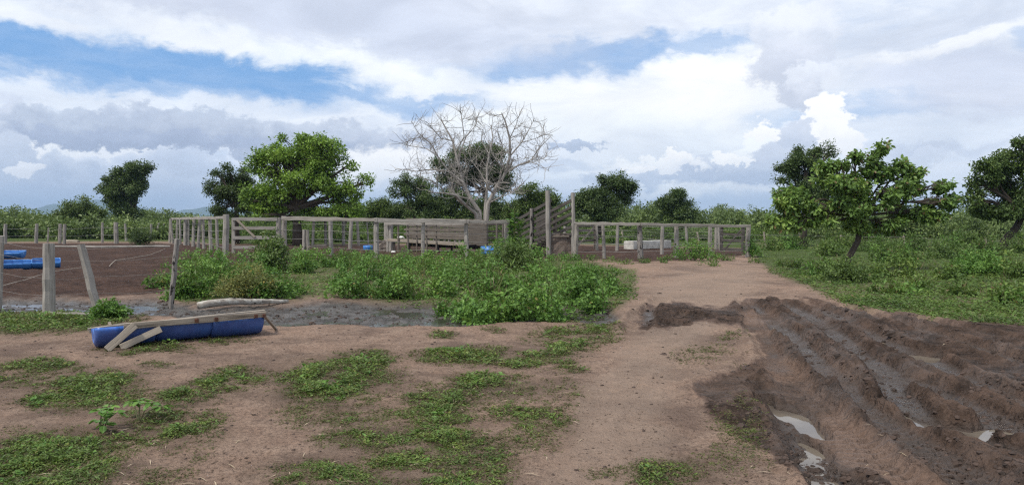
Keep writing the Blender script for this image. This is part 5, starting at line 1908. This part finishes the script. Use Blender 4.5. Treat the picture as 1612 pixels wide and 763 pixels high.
def cement_trough(root, A, B, h, w, t):
    ax = (B - A).normalized(); nr = Vector((-ax.y, ax.x, 0)); L = (B - A).length
    mb = MB()
    up = Vector((0, 0, 1))
    mid = Vector((0, 0, h / 2 + .02))
    mb.beam(A + mid, B + mid, t, h, jit=.02, seg=6)
    mb.beam(A + nr * w + mid, B + nr * w + mid, t, h, jit=.02, seg=6)
    for e in (A + ax * t * .6, B - ax * t * .6):
        mb.beam(e + nr * (t * .52) + mid, e + nr * (w - t * .52) + mid, t, h * .985, jit=.02)
    mb.build('basin', M['white_tank'], root)
    MB().beam(A + nr * (w / 2) + Vector((0, 0, .05)), B + nr * (w / 2) + Vector((0, 0, .05)), w - t, .08, jit=.01).build('bottom', M['white_tank'], root)


A_ = Vector((wt.x, wt.y, 0)); B_ = Vector((wt2.x, wt2.y, 0))
cement_trough(tank, A_, B_, .46, .7, .09)

lg = G(312, 482)
root = thing('log', 'bleached log with peeling bark lying at the edge of the mud', 'log', tuple(lg))
a_, b_ = G(311, 485), G(454, 475)
a_.z, b_.z = .06, .05
pts = [a_.lerp(b_, f) + Vector((0, RND.uniform(-.03, .03), .03 * math.sin(f * 5) + RND.uniform(-.01, .01))) for f in np.linspace(0, 1, 10)]
MB().tube(pts, [.072, .076, .074, .07, .068, .064, .06, .052, .044, .03], 12, .07).build('log_body', M['log_wood'], root, True)


def stick(name, label, pxs, r, mat, cat='stick', lift=.04):
    P = []
    for (px, py) in pxs:
        p = G(px, py); p.z = gz1(p) + lift
        P.append(p)
    # smooth the run
    full = []
    for a, b in zip(P[:-1], P[1:]):
        full += [a, a.lerp(b, .5) + Vector((0, 0, .01))]
    full.append(P[-1])
    mb = MB().tube(full, [r] * len(full), 6, .1)
    o = mb.build(name, M[mat])
    return tag(o, label, cat)


stick('pole', 'long pale bent pole lying across the yard behind the thick post', [(-60, 462), (0, 452), (40, 442), (75, 432), (100, 427), (130, 425)], .008, 'hose', 'pole')
stick('pole', 'thin pale bent stick on the dark soil left of the charred post', [(172, 419), (182, 412), (205, 407), (235, 402), (250, 397), (260, 392)], .010, 'hose', 'pole')
stick('pole', 'long straight grey pole along the far side of the yard', [(85, 389), (150, 389.5), (210, 389), (268, 388.6)], .06, 'grey_wood', 'pole', .05)
stick('plank', 'grey board lying by the foot of the thick post', [(62, 495), (100, 496), (140, 496)], .03, 'grey_wood', 'plank', .02)
stick('plank', 'light board on the grass beyond the yard', [(104, 381), (124, 381.5)], .12, 'pale_wood', 'plank', .06)

# ------------------------------------------------------------------ air
def haze():
    x, y0, y1, z0, z1 = 11000, -60, 9000, -9, 215
    V = [(-x, y0, z0), (x, y0, z0), (x, y1, z0), (-x, y1, z0), (-x, y0, z1), (x, y0, z1), (x, y1, z1), (-x, y1, z1)]
    F = [(3, 2, 1, 0), (4, 5, 6, 7), (0, 1, 5, 4), (1, 2, 6, 5), (2, 3, 7, 6), (3, 0, 4, 7)]
    me = bpy.data.meshes.new('haze'); me.from_pydata(V, [], F); me.update()
    m = NT('thin_air')
    v = m.node('ShaderNodeVolumePrincipled')
    v.inputs['Color'].default_value = (.42, .60, .86, 1)
    v.inputs['Density'].default_value = 1.5e-4
    v.inputs['Anisotropy'].default_value = 0.0
    m.nt.links.new(v.outputs[0], m.out.inputs['Volume'])
    me.materials.append(m.mat)
    tag(mobj('haze', me), kind='stuff')


haze()
